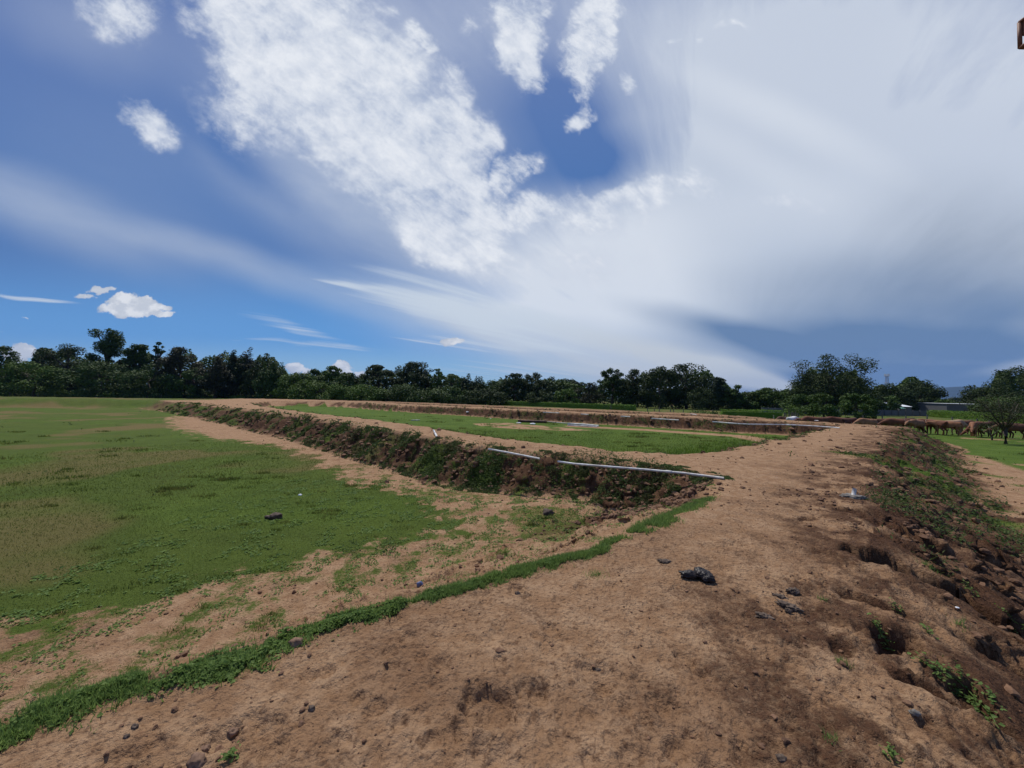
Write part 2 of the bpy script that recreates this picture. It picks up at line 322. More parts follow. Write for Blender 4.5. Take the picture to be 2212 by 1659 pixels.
def fine(x, y, face, uo, io):
    """small relief added on top of macro()"""
    r = np.hypot(x, y)
    near = 1-sm(r, 14, 30)
    # rough right-hand side of the bank: the closer to the right slope the more broken
    rough = np.where(io, 1-sm(uo, 0.0, 0.42), 1-sm(uo, 1.0, 1.6))
    rough = np.maximum(rough, face*0.9)
    f = 0.008*fbm(x, y, 3.0, 3, 21) + near*0.0045*fbm(x, y, 14, 4, 31, 0.6)
    lump = 0.5-np.minimum(worley(x+0.1*vnoise(x*4, y*4, 5), y+0.1*vnoise(x*4, y*4, 8), 2.6, 77), 0.9)
    lump2 = 0.45-np.minimum(worley(x, y, 7.5, 78), 0.9)
    cl = 0.45-np.minimum(worley(x, y, 16, 79), 0.9)
    brk = sm(fbm(x, y, 1.1, 3, 91), -0.25, 0.5)
    f = f + rough*(0.10*lump*brk + 0.055*lump2*(0.3+brk) + 0.07*fbm(x, y, 1.6, 3, 41)*0.6)*np.where(face > 0.05, 1.35, 0.55)
    f = f + near*np.maximum(cl, 0)*0.085*np.maximum(rough*(0.35+brk), 0.18*sm(fbm(x, y, 0.8, 3, 93), 0.1, 0.5))
    # wind- and foot-worn diagonal ribs on the right
    rib = np.abs(vnoise((x*0.72+y*0.69)*0.9, (x*0.69-y*0.72)*5.0, 66))
    f = f - 0.018*rough*(1-np.clip(rib*3.2, 0, 1))*near*brk
    hole = np.clip(0.30-worley(x+0.05*vnoise(x*6, y*6, 15), y, 5.0, 80), 0, 0.3)/0.3
    f = f - 0.045*near*hole*np.maximum(rough, 0.12)*sm(fbm(x, y, 1.3, 2, 94), -0.2, 0.4)
    for sx, sy, rr, dp, rim in STAMPS:
        m = (np.abs(x-sx) < rr*2.2) & (np.abs(y-sy) < rr*2.2)
        if not m.any(): continue
        an = _hs(sx, sy)
        c, s = math.cos(an), math.sin(an)
        X = (x[m]-sx); Y = (y[m]-sy)
        q = np.hypot((X*c+Y*s)/1.25, (-X*s+Y*c))/rr + 0.18*vnoise(x[m]*22, y[m]*22, 4)
        f[m] += -dp*(1-sm(q, 0.62, 1.0)) + dp*rim*np.exp(-((q-1.25)/0.25)**2)
    for sx, sy, rx, ry, an, dp in PITS:
        m = (np.abs(x-sx) < 1.2) & (np.abs(y-sy) < 1.2)
        if not m.any(): continue
        c, s = math.cos(an), math.sin(an); X = x[m]-sx; Y = y[m]-sy
        q = np.hypot((X*c+Y*s)/rx, (-X*s+Y*c)/ry) + 0.35*fbm(x[m], y[m], 5, 3, 14)
        f[m] += -dp*(1-sm(q, 0.55, 1.1))
    return f
def _hs(a, b): return (math.sin(a*91.7+b*47.3)*43758.5) % 6.28
def ground_z(x, y):
    z, face, a, b, c, o = macro(x, y)
    return z + fine(x, y, face, o[0], o[2])

def srf(pts):       # pixel outline -> ground outline at z=0-ish (follows the made ground)
    return [tuple(hit(*p)[:2]) for p in pts]

# ------------------------------------------------------------------ mesh helpers
def new_obj(name, me, parent=None, mat=None):
    o = bpy.data.objects.new(name, me); COL.objects.link(o)
    if mat is not None: me.materials.append(mat)
    if parent is not None: o.parent = parent
    return o
def tag(o, label=None, cat=None, group=None, kind=None):
    if label: o['label'] = label
    if cat: o['category'] = cat
    if group: o['group'] = group
    if kind: o['kind'] = kind
    return o
def empty(name, loc, rz=0.0):
    o = bpy.data.objects.new(name, None); COL.objects.link(o); o.location = loc; o.rotation_euler = (0, 0, rz); o.empty_display_size = 0.2
    return o
def np_mesh(name, V, Fc, smooth=False, attrs=None):
    """V (n,3); Fc (m,k) with constant k"""
    me = bpy.data.meshes.new(name)
    V = np.ascontiguousarray(V, dtype=np.float32); Fc = np.ascontiguousarray(Fc, dtype=np.int32)
    k = Fc.shape[1]; m = Fc.shape[0]
    me.vertices.add(len(V)); me.vertices.foreach_set('co', V.ravel())
    me.loops.add(m*k); me.loops.foreach_set('vertex_index', Fc.ravel())
    me.polygons.add(m); me.polygons.foreach_set('loop_start', np.arange(0, m*k, k, dtype=np.int32))
    me.polygons.foreach_set('loop_total', np.full(m, k, dtype=np.int32))
    me.polygons.foreach_set('use_smooth', np.full(m, smooth, dtype=bool))
    me.update(calc_edges=True)
    for nm, arr in (attrs or {}).items():
        at = me.attributes.new(nm, 'FLOAT', 'POINT'); at.data.foreach_set('value', np.ascontiguousarray(arr, dtype=np.float32))
    return me
def bm_obj(name, bm, mat=None, parent=None, smooth=True):
    me = bpy.data.meshes.new(name); bm.to_mesh(me); bm.free()
    for p in me.polygons: p.use_smooth = smooth
    return new_obj(name, me, parent, mat)
def tube(pts, rad, seg=8, caps=True):
    """numpy tube along pts with radius list; returns V, quads, cap faces are folded in as fans of quads"""
    pts = [Vector(p) for p in pts]; n = len(pts)
    if not hasattr(rad, '__len__'): rad = [rad]*n
    V = []; Fq = []
    up = Vector((0, 0, 1))
    for i, p in enumerate(pts):
        d = (pts[min(i+1, n-1)] - pts[max(i-1, 0)]).normalized()
        a = d.cross(up); a = a.normalized() if a.length > 1e-3 else Vector((1, 0, 0))
        b = d.cross(a).normalized()
        for k in range(seg):
            t = 2*math.pi*k/seg; V.append(p + (a*math.cos(t)+b*math.sin(t))*rad[i])
    for i in range(n-1):
        for k in range(seg):
            k2 = (k+1) % seg; Fq.append((i*seg+k, i*seg+k2, (i+1)*seg+k2, (i+1)*seg+k))
    if caps:
        V.append(pts[0]); V.append(pts[-1]); c0 = n*seg; c1 = c0+1
        for k in range(0, seg, 2):
            Fq.append((c0, (k+2) % seg, (k+1) % seg, k)); o = (n-1)*seg
            Fq.append((c1, o+k, o+(k+1) % seg, o+(k+2) % seg))
    return np.array([list(v) for v in V], float), np.array(Fq, int)
def join(parts):
    V = []; Fs = []; o = 0
    for v, f in parts:
        V.append(v); Fs.append(f+o); o += len(v)
    return np.vstack(V), np.vstack(Fs)
def box(x0, x1, y0, y1, z0, z1):
    V = np.array([(x, y, z) for z in (z0, z1) for y in (y0, y1) for x in (x0, x1)], float)
    Fq = np.array([(0, 2, 3, 1), (4, 5, 7, 6), (0, 1, 5, 4), (2, 6, 7, 3), (0, 4, 6, 2), (1, 3, 7, 5)])
    return V, Fq

# ------------------------------------------------------------------ materials
def mat(name):
    m = bpy.data.materials.new(name); m.use_nodes = True; nt = m.node_tree
    b = nt.nodes['Principled BSDF']; return m, nt, b
def bump(nt, b, h, dist, strength=1.0):
    n = nt.nodes.new('ShaderNodeBump'); n.inputs['Strength'].default_value = strength; n.inputs['Distance'].default_value = dist
    _in(nt, n.inputs['Height'], h); nt.links.new(n.outputs[0], b.inputs['Normal']); return n
def attr(nt, nm):
    n = nt.nodes.new('ShaderNodeAttribute'); n.attribute_name = nm; return N(nt, n.outputs['Fac'])
def pos(nt): return N(nt, nt.nodes.new('ShaderNodeNewGeometry').outputs['Position'])
def simple(name, c1, c2, scale=6, rough=0.7, bmp=0.0, island=False, detail=4):
    m, nt, b = mat(name)
    p = nt.nodes.new('ShaderNodeTexCoord')
    nz = noise(nt, N(nt, p.outputs['Object']), scale, detail, 0.6)
    f = sstep(nz, 0.3, 0.7)
    if island:
        g = nt.nodes.new('ShaderNodeNewGeometry'); f = f*0.5 + N(nt, g.outputs['Random Per Island'])*0.5
    c = mixc(nt, f, c1, c2); nt.links.new(c.s, b.inputs['Base Color']); b.inputs['Roughness'].default_value = rough
    b.inputs['Specular IOR Level'].default_value = 0.3
    if bmp: bump(nt, b, nz, bmp)
    return m
def leaf_mat(name, c1, c2, c3, transl=0.25, big=0.15, spec=0.15, rough=0.6):
    m, nt, b = mat(name)
    g = nt.nodes.new('ShaderNodeNewGeometry'); isl = N(nt, g.outputs['Random Per Island'])
    nz = noise(nt, pos(nt), big, 3, 0.6)
    c = mixc(nt, isl, c1, c2); c = mixc(nt, sstep(nz, 0.42, 0.68)*0.8, c, c3)
    nt.links.new(c.s, b.inputs['Base Color']); b.inputs['Roughness'].default_value = rough
    b.inputs['Specular IOR Level'].default_value = spec
    tr = nt.nodes.new('ShaderNodeBsdfTranslucent'); nt.links.new(c.s, tr.inputs['Color'])
    mix = nt.nodes.new('ShaderNodeMixShader'); mix.inputs[0].default_value = transl
    nt.links.new(b.outputs[0], mix.inputs[1]); nt.links.new(tr.outputs[0], mix.inputs[2])
    nt.links.new(mix.outputs[0], nt.nodes['Material Output'].inputs[0])
    return m

def ground_material():
    m, nt, b = mat('earth_and_turf')
    p = pos(nt)
    g = attr(nt, 'grass'); dk = attr(nt, 'dark'); lush = attr(nt, 'lush'); dry = attr(nt, 'dry')
    big = noise(nt, p, 0.8, 4, 0.6); mid = noise(nt, p, 5.0, 5, 0.65); sml = noise(nt, p, 26.0, 5, 0.7); tiny = noise(nt, p, 110.0, 3, 0.7)
    sand = mixc(nt, sstep(mid, 0.35, 0.65), (0.310, 0.181, 0.098), (0.425, 0.272, 0.160))
    sand = mixc(nt, sstep(big, 0.5, 0.72)*0.6, sand, (0.205, 0.112, 0.060))
    sand = mixc(nt, sstep(sml, 0.50, 0.66)*0.60, sand, (0.145, 0.075, 0.040))
    sand = mixc(nt, sstep(tiny, 0.55, 0.75)*0.35, sand, (0.16, 0.09, 0.055))
    spk = voro(nt, vmath(nt, 'ADD', p, vmath(nt, 'MULTIPLY', noise(nt, p, 30.0, 3, 0.7, col=True), (0.05, 0.05, 0.05))), 24.0); pick = noise(nt, p, 2.2, 3, 0.6)
    sand = mixc(nt, sstep(spk + (pick - 0.5)*-0.9, 0.24, 0.05)*0.60, sand, (0.125, 0.070, 0.040))
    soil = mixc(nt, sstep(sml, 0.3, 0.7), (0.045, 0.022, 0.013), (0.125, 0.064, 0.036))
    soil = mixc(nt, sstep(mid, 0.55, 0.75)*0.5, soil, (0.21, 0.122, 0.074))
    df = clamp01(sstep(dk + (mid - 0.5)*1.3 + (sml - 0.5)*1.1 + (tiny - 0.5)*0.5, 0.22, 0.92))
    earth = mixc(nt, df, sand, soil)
    t1 = mixc(nt, sstep(sml, 0.3, 0.7), (0.048, 0.078, 0.013), (0.100, 0.130, 0.027))
    t2 = mixc(nt, sstep(big, 0.35, 0.65), (0.068, 0.098, 0.019), (0.092, 0.132, 0.022))
    turf = mixc(nt, 0.5, t1, t2)
    lus = mixc(nt, sstep(sml*0.6+big*0.4, 0.36, 0.64), (0.050, 0.092, 0.013), (0.105, 0.160, 0.026))
    turf = mixc(nt, lush, turf, lus)
    turf = mixc(nt, clamp01(dry + (mid-0.5)*0.5)*dry, turf, (0.150, 0.118, 0.046))
    gf = sstep(g + (mid - 0.5)*0.75 + (sml - 0.5)*0.75 + (tiny-0.5)*0.4, 0.38, 0.62)
    c = mixc(nt, gf, earth, turf)
    nt.links.new(c.s, b.inputs['Base Color']); b.inputs['Roughness'].default_value = 0.95
    b.inputs['Specular IOR Level'].default_value = 0.08
    vr = voro(nt, p, 34.0)
    h = mid*0.55 + sml*0.30 + tiny*0.16 + sstep(vr, 0.0, 0.6)*0.10
    bump(nt, b, h, 0.085, 1.0)
    return m

# ------------------------------------------------------------------ the ground
GR_P1 = srf([(-20, 1350), (100, 1335), (200, 1330), (300, 1312), (400, 1275), (520, 1240), (640, 1215), (750, 1190), (840, 1172), (900, 1160), (980, 1150), (1030, 1160), (960, 1128), (925, 1085), (880, 1065), (850, 1055), (770, 1048), (745, 1030), (690, 1000), (640, 972), (560, 957), (450, 945), (380, 925), (365, 905), (400, 893), (330, 878), (100, 874), (-60, 880), (-300, 900), (-300, 1350)])
PATCH = srf([(1100, 1105), (1150, 1095), (1230, 1100), (1270, 1130), (1220, 1165), (1130, 1150)])
def pt_seg(x, y, pts):
    d = np.full(x.shape, 1e9)
    for (ax, ay), (bx, by) in zip(pts[:-1], pts[1:]):
        ex, ey = bx-ax, by-ay; t = np.clip(((x-ax)*ex+(y-ay)*ey)/(ex*ex+ey*ey), 0, 1)
        d = np.minimum(d, np.hypot(x-ax-t*ex, y-ay-t*ey))
    return d
def tl(pts): return [tuple(hit(*p)[:2]) for p in pts]
STRIP = tl([(-60, 1600), (90, 1560), (260, 1475), (380, 1455), (530, 1435), (600, 1395), (700, 1360), (820, 1325), (920, 1290), (1020, 1265), (1120, 1232), (1220, 1205), (1300, 1188)])
STRIP2 = tl([(1290, 1192), (1330, 1165), (1400, 1140), (1470, 1105), (1530, 1078)])
RIGHTGREEN = tl([(1840, 980), (1930, 1000), (1990, 1040)])
SAND_R = srf([(2055, 1000), (2110, 985), (2260, 1035), (2260, 1110), (2110, 1075), (2065, 1050)])
SAND_R2 = srf([(2080, 1115), (2230, 1190), (2300, 1270), (2300, 1120), (2150, 1090)])
P2BARE = srf([(1020, 915), (1080, 912), (1200, 922), (1290, 930), (1200, 930), (1100, 926), (1040, 921)])
P2FAR = tl([(1240, 921), (1400, 929), (1600, 942), (1800, 948)])
def masks(x, y):
    z, face, A, B, C3, O = macro(x, y)
    u1, d1, i1 = A; u2, d2, i2 = B; u3, d3, i3 = C3; uo, do, io = O
    gd, gi = in_poly(GR_P1, x, y)
    R = np.hypot(x, y)
    soft = 0.22 + 0.03*R; gd = gd*1.0
    eg = np.where(gi, gd, -gd) + (0.30+0.02*R)*fbm(x, y, 1.3, 4, 301, 0.65)
    g = np.clip(0.5+eg/soft*0.5, 0, 1)*i1
    # thin scattered growth between turf and strip
    thin = i1*(1-gi)*np.clip(0.46 - 0.05*gd, 0.22, 0.46)*(0.85+1.1*fbm(x, y, 1.5, 4, 71))
    g = np.maximum(g, np.clip(thin, 0, 0.55)*(R < 16))
    pd, pi_ = in_poly(PATCH, x, y); g = np.maximum(g, np.where(pi_, 0.55, 0.55-pd*1.5)*i1)
    g = np.maximum(g, (0.36+0.4*fbm(x, y, 3.5, 3, 55))*np.exp(-(pt_seg(x, y, STRIP)/0.14)**2))
    g = np.maximum(g, 0.40*np.exp(-(pt_seg(x, y, STRIP2)/0.13)**2))
    # pond 2 floor
    g2 = sm(u2, 0.9, 1.35)
    bd, bi = in_poly(P2BARE, x, y); g2 = np.where(bi, 0.40+0.6*fbm(x, y, 0.8, 4, 5), g2)
    fd = pt_seg(x, y, P2FAR); g2 = np.minimum(g2, np.clip(0.1+(fd-0.3)*0.8, 0, 1))
    g = np.where(i2, np.maximum(g2, 0), g)
    g = np.where(i3, 0.25*sm(u3, 0.5, 1.2), g)
    # outside field
    go = sm(uo, 1.0, 1.3) - 0.55*sm(fbm(x*0.7, y, 0.28, 4, 131), 0.18, 0.5)*(R < 60)
    s1, si1 = in_poly(SAND_R, x, y); s2, si2 = in_poly(SAND_R2, x, y)
    go = np.where(si1, 0.22+0.35*fbm(x, y, 0.8, 3, 15), np.minimum(go, 0.4+s1*0.8))
    go = np.where(si2, 0.25+0.5*fbm(x, y, 0.8, 3, 25), np.minimum(go, 0.4+s2*0.8))
    go = np.where((R > 34) & (x < 15), np.maximum(go, 0.85), go)
    g = np.where(io, g, np.clip(go, 0, 1))
    # faces: mottled growth
    fg = np.clip(0.42+0.75*fbm(x, y, 0.55, 3, 81), 0, 0.7)
    far_left = sm(-x, 50, 60)
    fg = np.maximum(fg, far_left*0.6)
    g = np.maximum(g, np.where(i1 & (d1 > 0.0), face*fg*sm(y, 7.0, 11), 0)); g = np.maximum(g, np.where(i2 | i3, face*fg*0.65, 0))
    rg = np.exp(-(pt_seg(x, y, RIGHTGREEN)/0.9)**2); g = np.maximum(g, 0.68*rg*(0.8+0.6*fbm(x, y, 0.9, 3, 12)))
    g = np.maximum(g, np.where(~io, face*np.clip(0.25+0.9*fbm(x, y, 0.5, 3, 33), 0, 0.75)*sm(y, 4, 9), 0))
    g = np.maximum(g, far_left*io*0.7)
    # worn dark earth, with shade painted into the pits
    dk = face*np.where(i1 | i2 | i3, 0.85, 0.70)*np.where(i1 & (y < 6.5), 0.0, 1.0)
    dk = np.maximum(dk, np.where(io, 0.80*(1-sm(uo, 0.05, 1.05))*np.clip(0.78+0.8*fbm(x, y, 1.6, 5, 19, 0.65), 0, 1), np.where(uo < 1.4, 0.95*(1-sm(uo, 0.95, 1.35))*np.clip(0.80+0.6*fbm(x, y, 1.2, 4, 20), 0, 1), 0)))
    dk = np.maximum(dk, 0.42*sm(fbm(x, y, 0.9, 5, 47, 0.65), 0.10, 0.6)*io*(R < 40))
    dk = np.maximum(dk, 0.5*np.exp(-(pt_seg(x, y, STRIP)/0.28)**2))
    dk = np.maximum(dk, np.where(i3 | (io & ~i2 & ~i1 & (y*0.82+x*0.57 > 37)), 0.45, 0))
    for sx, sy, rx, ry, an, dp in PITS:  # pit hollows darkened in the soil colour to stand for their inner shade
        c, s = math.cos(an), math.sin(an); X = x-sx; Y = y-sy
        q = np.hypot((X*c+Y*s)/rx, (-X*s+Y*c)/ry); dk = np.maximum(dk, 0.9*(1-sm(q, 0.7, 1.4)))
    lush = np.where(i2, 0.85, 0.0) + np.where(~io & (x > 5), 0.9, 0)*(R < 90)
    lush = np.clip(lush + 0.5*sm(fbm(x, y, 0.14, 3, 61), 0.0, 0.5)*i1, 0, 1)
    dry = np.clip(sm(fbm(x, y, 0.16, 3, 66), 0.05, 0.45)*0.85 + 0.3*sm(R, 20, 60), 0, 1)*(i1 | (R > 40))*(1-lush)
    return g, dk, lush, dry, z, face, O

def build_ground():
    af = np.radians(np.arange(-64, 64.01, 0.17)); ab = np.radians(np.concatenate([np.arange(67, 180, 4.0), np.arange(-180, -64, 4.0)]))
    ang = np.concatenate([af, ab]); na = len(ang)
    r = [0.35]
    while r[-1] < 50: r.append(r[-1]*1.0068)
    while r[-1] < 170: r.append(r[-1]*1.02)
    while r[-1] < 14000: r.append(r[-1]*1.12)
    r = np.array(r); nr = len(r)
    A, R = np.meshgrid(ang, r); x = (np.sin(A)*R).ravel(); y = (np.cos(A)*R).ravel()
    x = np.concatenate([[0.0], x]); y = np.concatenate([[0.0], y])
    g, dk, lush, dry, z, face, O = masks(x, y)
    z = z + fine(x, y, face, O[0], O[2])
    # push broken faces sideways so they overhang a little
    nf = face*sm(np.hypot(x, y), 3, 6)*(1-sm(np.hypot(x, y), 60, 80))
    X = x + nf*0.11*fbm(x+z*1.5, y, 2.6, 3, 101); Y = y + nf*0.11*fbm(x, y+z*1.5, 2.6, 3, 111)
    V = np.stack([X, Y, z], 1)
    i = np.arange(nr-1)[:, None]*na + 1; j = np.arange(na)[None, :]; j2 = (j+1) % na
    Q = np.stack([i+j, i+na+j, i+na+j2, i+j2], -1).reshape(-1, 4)
    Q = Q[:, ::-1]
    j = np.arange(0, na-1, 2)
    fan = np.stack([np.zeros_like(j), 1+j+2*(j+2 < na+1)*0+2, 1+j+1, 1+j], 1)
    fan[:, 1] = 1+(j+2) % na
    Q = np.vstack([Q, fan])
    me = np_mesh('ground', V, Q, True, {'grass': g, 'dark': dk, 'lush': lush, 'dry': dry})
    o = new_obj('ground', me, None, ground_material()); tag(o, kind='structure')
    return o
build_ground()

# ------------------------------------------------------------------ scattered growth (nobody could count it)
def blades(P, h, w, lean=0.5, r=rng):
    n = len(P); a = r.uniform(0, 2*math.pi, n); h = h*r.uniform(0.5, 1.3, n); w = w*r.uniform(0.7, 1.3, n)
    la = r.uniform(0, 2*math.pi, n); ll = r.uniform(0.1, 1.0, n)*lean
    sx, sy = np.cos(a)*w/2, np.sin(a)*w/2
    A = P + np.stack([-sx, -sy, np.full(n, -0.006)], 1); B = P + np.stack([sx, sy, np.full(n, -0.006)], 1)
    C = P + np.stack([np.cos(la)*ll*h, np.sin(la)*ll*h, h*np.sqrt(np.maximum(0.1, 1-ll*ll*0.7))], 1)
    V = np.stack([A, B, C], 1).reshape(-1, 3); return V, np.arange(3*n).reshape(-1, 3)
def leaves(P, size, tilt=0.6, aspect=0.6, r=rng, nrm=None):
    n = len(P); size = size*r.uniform(0.55, 1.35, n)
    nn = np.stack([r.normal(0, tilt, n), r.normal(0, tilt, n), np.ones(n)], 1) if nrm is None else nrm + r.normal(0, tilt, (n, 3))
    nn /= np.linalg.norm(nn, axis=1)[:, None]+1e-9
    t = r.normal(0, 1, (n, 3)); a = np.cross(nn, t); a /= np.linalg.norm(a, axis=1)[:, None]+1e-9; b = np.cross(nn, a)
    s = size[:, None]
    V = np.stack([P - a*s*0.5, P + b*s*aspect*0.5 + a*s*0.08, P + a*s*0.5 - nn*s*0.12, P - b*s*aspect*0.5 + a*s*0.08], 1).reshape(-1, 3)
    return V, np.arange(4*n).reshape(-1, 4)
def scat(n, x0, x1, y0, y1):
    return rng.uniform(x0, x1, n), rng.uniform(y0, y1, n)
def gz(x, y): return ground_z(x, y)
M_TURF = leaf_mat('turf_blades', (0.068, 0.108, 0.019), (0.130, 0.168, 0.038), (0.145, 0.135, 0.043), 0.5, 0.5)
M_WEED = leaf_mat('weed_leaves', (0.110, 0.185, 0.040), (0.250, 0.350, 0.100), (0.170, 0.260, 0.075), 0.5, 2.5)
M_VINE = leaf_mat('bank_growth', (0.036, 0.068, 0.018), (0.115, 0.170, 0.046), (0.085, 0.080, 0.034), 0.35, 0.8)
M_TALL = leaf_mat('tall_grass', (0.070, 0.135, 0.014), (0.140, 0.220, 0.028), (0.105, 0.185, 0.026), 0.5, 0.5)

def build_turf():
    # polar scatter so that density follows distance
    n = 330000
    th = np.radians(rng.uniform(-66, 66, n)); rr = np.exp(rng.uniform(math.log(3.2), math.log(26), n))
    x = np.sin(th)*rr; y = np.cos(th)*rr
    g, dk, lush, dry, z, face, O = masks(x, y)
    keep = (g + 0.35*vnoise(x*3, y*3, 44) + 0.3*vnoise(x*9, y*9, 45) > 0.45) & (rng.random(n) < np.where(face > 0.3, 0.2, 1.0))
    x, y, rr = x[keep], y[keep], rr[keep]
    zz = gz(x, y)
    s = np.clip(rr/8, 0.7, 2.2)
    V, Q = blades(np.stack([x, y, zz], 1), 0.022*s, 0.009*s, 0.9)
    o = new_obj('turf', np_mesh('turf', V, Q), None, M_TURF); tag(o, 'short green turf on the pond floors and scattered over the sandy slope', 'grass', kind='stuff')
build_turf()
def build_tufts():
    n = 900; th = np.radians(rng.uniform(-62, 60, n)); rr = np.exp(rng.uniform(math.log(4.5), math.log(40), n)); x = np.sin(th)*rr; y = np.cos(th)*rr
    g, dk, lush, dry, z, face, O = masks(x, y); keep = (g > 0.5) & (face < 0.3) & (fbm(x, y, 0.35, 3, 88) > -0.1); x, y, rr = x[keep], y[keep], rr[keep]
    ex = [hit(490, 1036), hit(478, 1037), hit(505, 1035), hit(370, 1056), hit(385, 1057), hit(355, 1056), hit(760, 1050), hit(1180, 1120), hit(1150, 1135)]
    x = np.concatenate([x, [p.x for p in ex]*3]); y = np.concatenate([y, [p.y for p in ex]*3]); rr = np.hypot(x, y); k = 55
    s = np.repeat(np.clip(rr*0.012, 0.05, 0.30)*rng.uniform(0.5, 1.5, len(rr)), k); X = np.repeat(x, k)+rng.normal(0, 1, len(x)*k)*s; Y = np.repeat(y, k)+rng.normal(0, 0.6, len(x)*k)*s; R_ = np.hypot(X, Y)
    V, Q = blades(np.stack([X, Y, gz(X, Y)], 1), np.clip(0.030+0.0028*R_, 0.03, 0.11), np.clip(0.0018*R_, 0.009, 0.04), 0.8)
    o = new_obj('grass_tufts', np_mesh('grass_tufts', V, Q), None, M_TURF); tag(o, 'slightly taller tufts scattered through the turf', 'grass', kind='stuff')
build_tufts()

def line_scatter(pts, widths, n, along_pow=1.0):
    pts = np.array(pts); seg = np.hypot(*(pts[1:]-pts[:-1]).T); cum = np.concatenate([[0], np.cumsum(seg)])
    t = rng.uniform(0, cum[-1], n); k = np.clip(np.searchsorted(cum, t)-1, 0, len(seg)-1); f = (t-cum[k])/seg[k]
    P = pts[k]*(1-f)[:, None] + pts[k+1]*f[:, None]
    d = (pts[1:]-pts[:-1])/seg[:, None]; nrm = np.stack([-d[:, 1], d[:, 0]], 1)[k]
    w = np.interp(t/cum[-1], np.linspace(0, 1, len(widths)), widths)
    off = rng.normal(0, 0.42, n)
    wob = 0.35*vnoise(P[:, 0]*2.2, P[:, 1]*2.2, 12)
    P = P + nrm*((off+wob)*w)[:, None]
    return P[:, 0], P[:, 1], np.abs(off), t/cum[-1]
def build_strip():
    x, y, q, t = line_scatter(STRIP, [0.30, 0.19, 0.13, 0.17, 0.18, 0.09, 0.08, 0.11, 0.12, 0.13, 0.13, 0.12, 0.08], 34000)
    keep = vnoise(x*6, y*6, 2)*1.1 + 0.55*vnoise(x*17, y*17, 3) + 0.34 - q*0.55 + 0.5*fbm(x, y, 1.7, 2, 401) + rng.normal(0, 0.20, len(x)) > 0.0
    x, y, q, t = x[keep], y[keep], q[keep], t[keep]
    z = gz(x, y); hh = np.maximum(0.005, 0.034*(1-np.clip(q, 0, 1))*(0.7+0.8*fbm(x, y, 5, 2, 6)))*rng.uniform(0.25, 1.0, len(x))
    lf = rng.random(len(x)) < np.where((t > 0.16) & (t < 0.50), 0.75, 0.22)
    Pt = np.stack([x, y, z+hh+0.006], 1)
    V1, Q1 = leaves(Pt[lf], 0.022, 0.65, 0.75)
    V2, Q2 = blades(np.repeat(np.stack([x, y, z], 1)[~lf], 2, 0)+np.append(rng.normal(0, 0.012, (2*int((~lf).sum()), 2)), np.zeros((2*int((~lf).sum()), 1)), 1), 0.044, 0.007, 1.1)
    x3, y3, q3, t3 = line_scatter(STRIP2, [0.10, 0.14, 0.26, 0.26, 0.2], 11000)
    k3 = vnoise(x3*4, y3*4, 7)*1.0 + 0.45 - q3*0.5 > 0
    V3, Q3 = blades(np.stack([x3[k3], y3[k3], gz(x3[k3], y3[k3])], 1), 0.06, 0.012, 1.0)
    T = np.vstack([Q2, Q3+len(V2)]); Vt = np.vstack([V2, V3])
    Qq = np.hstack([T, T[:, 2:3]])
    o = new_obj('verge', np_mesh('verge', V1, Q1), None, M_WEED); tag(o, 'strip of low broad-leaved weeds along the edge of the dirt bank', 'weeds', kind='stuff')
    o = new_obj('grass_verge', np_mesh('grass_verge', Vt, T), None, M_WEED); tag(o, 'strip of tufted grass along the edge of the dirt bank', 'grass', kind='stuff')
build_strip()

def build_creepers():
    # low creeping plants on the sandy slope of the near pond
    n = 120000; x, y = scat(n, -7, 4.5, 1.5, 12)
    u1, d1, i1 = seg_info(P1, x, y); gd, gi = in_poly(GR_P1, x, y)
    f = 0.55*fbm(x, y, 1.6, 3, 71) + 0.5*vnoise(x*4.5, y*4.5, 72) + 0.3*vnoise(x*11, y*11, 73)
    keep = i1 & (f > 0.05 + np.where(gi, 0.15, np.clip(gd*0.10, 0, 0.16)))
    x, y = x[keep], y[keep]; z = gz(x, y)
    V, Q = leaves(np.stack([x, y, z+rng.uniform(0.003, 0.022, len(x))], 1), np.clip(np.hypot(x, y)/170, 0.014, 0.05), 0.5, 0.6)
    o = new_obj('creeping_weeds', np_mesh('creeping_weeds', V, Q), None, M_WEED); tag(o, 'thin creeping weeds dotted over the pale sand', 'weeds', kind='stuff')
def face_of(x, y): return macro(x, y)[1]
build_creepers()

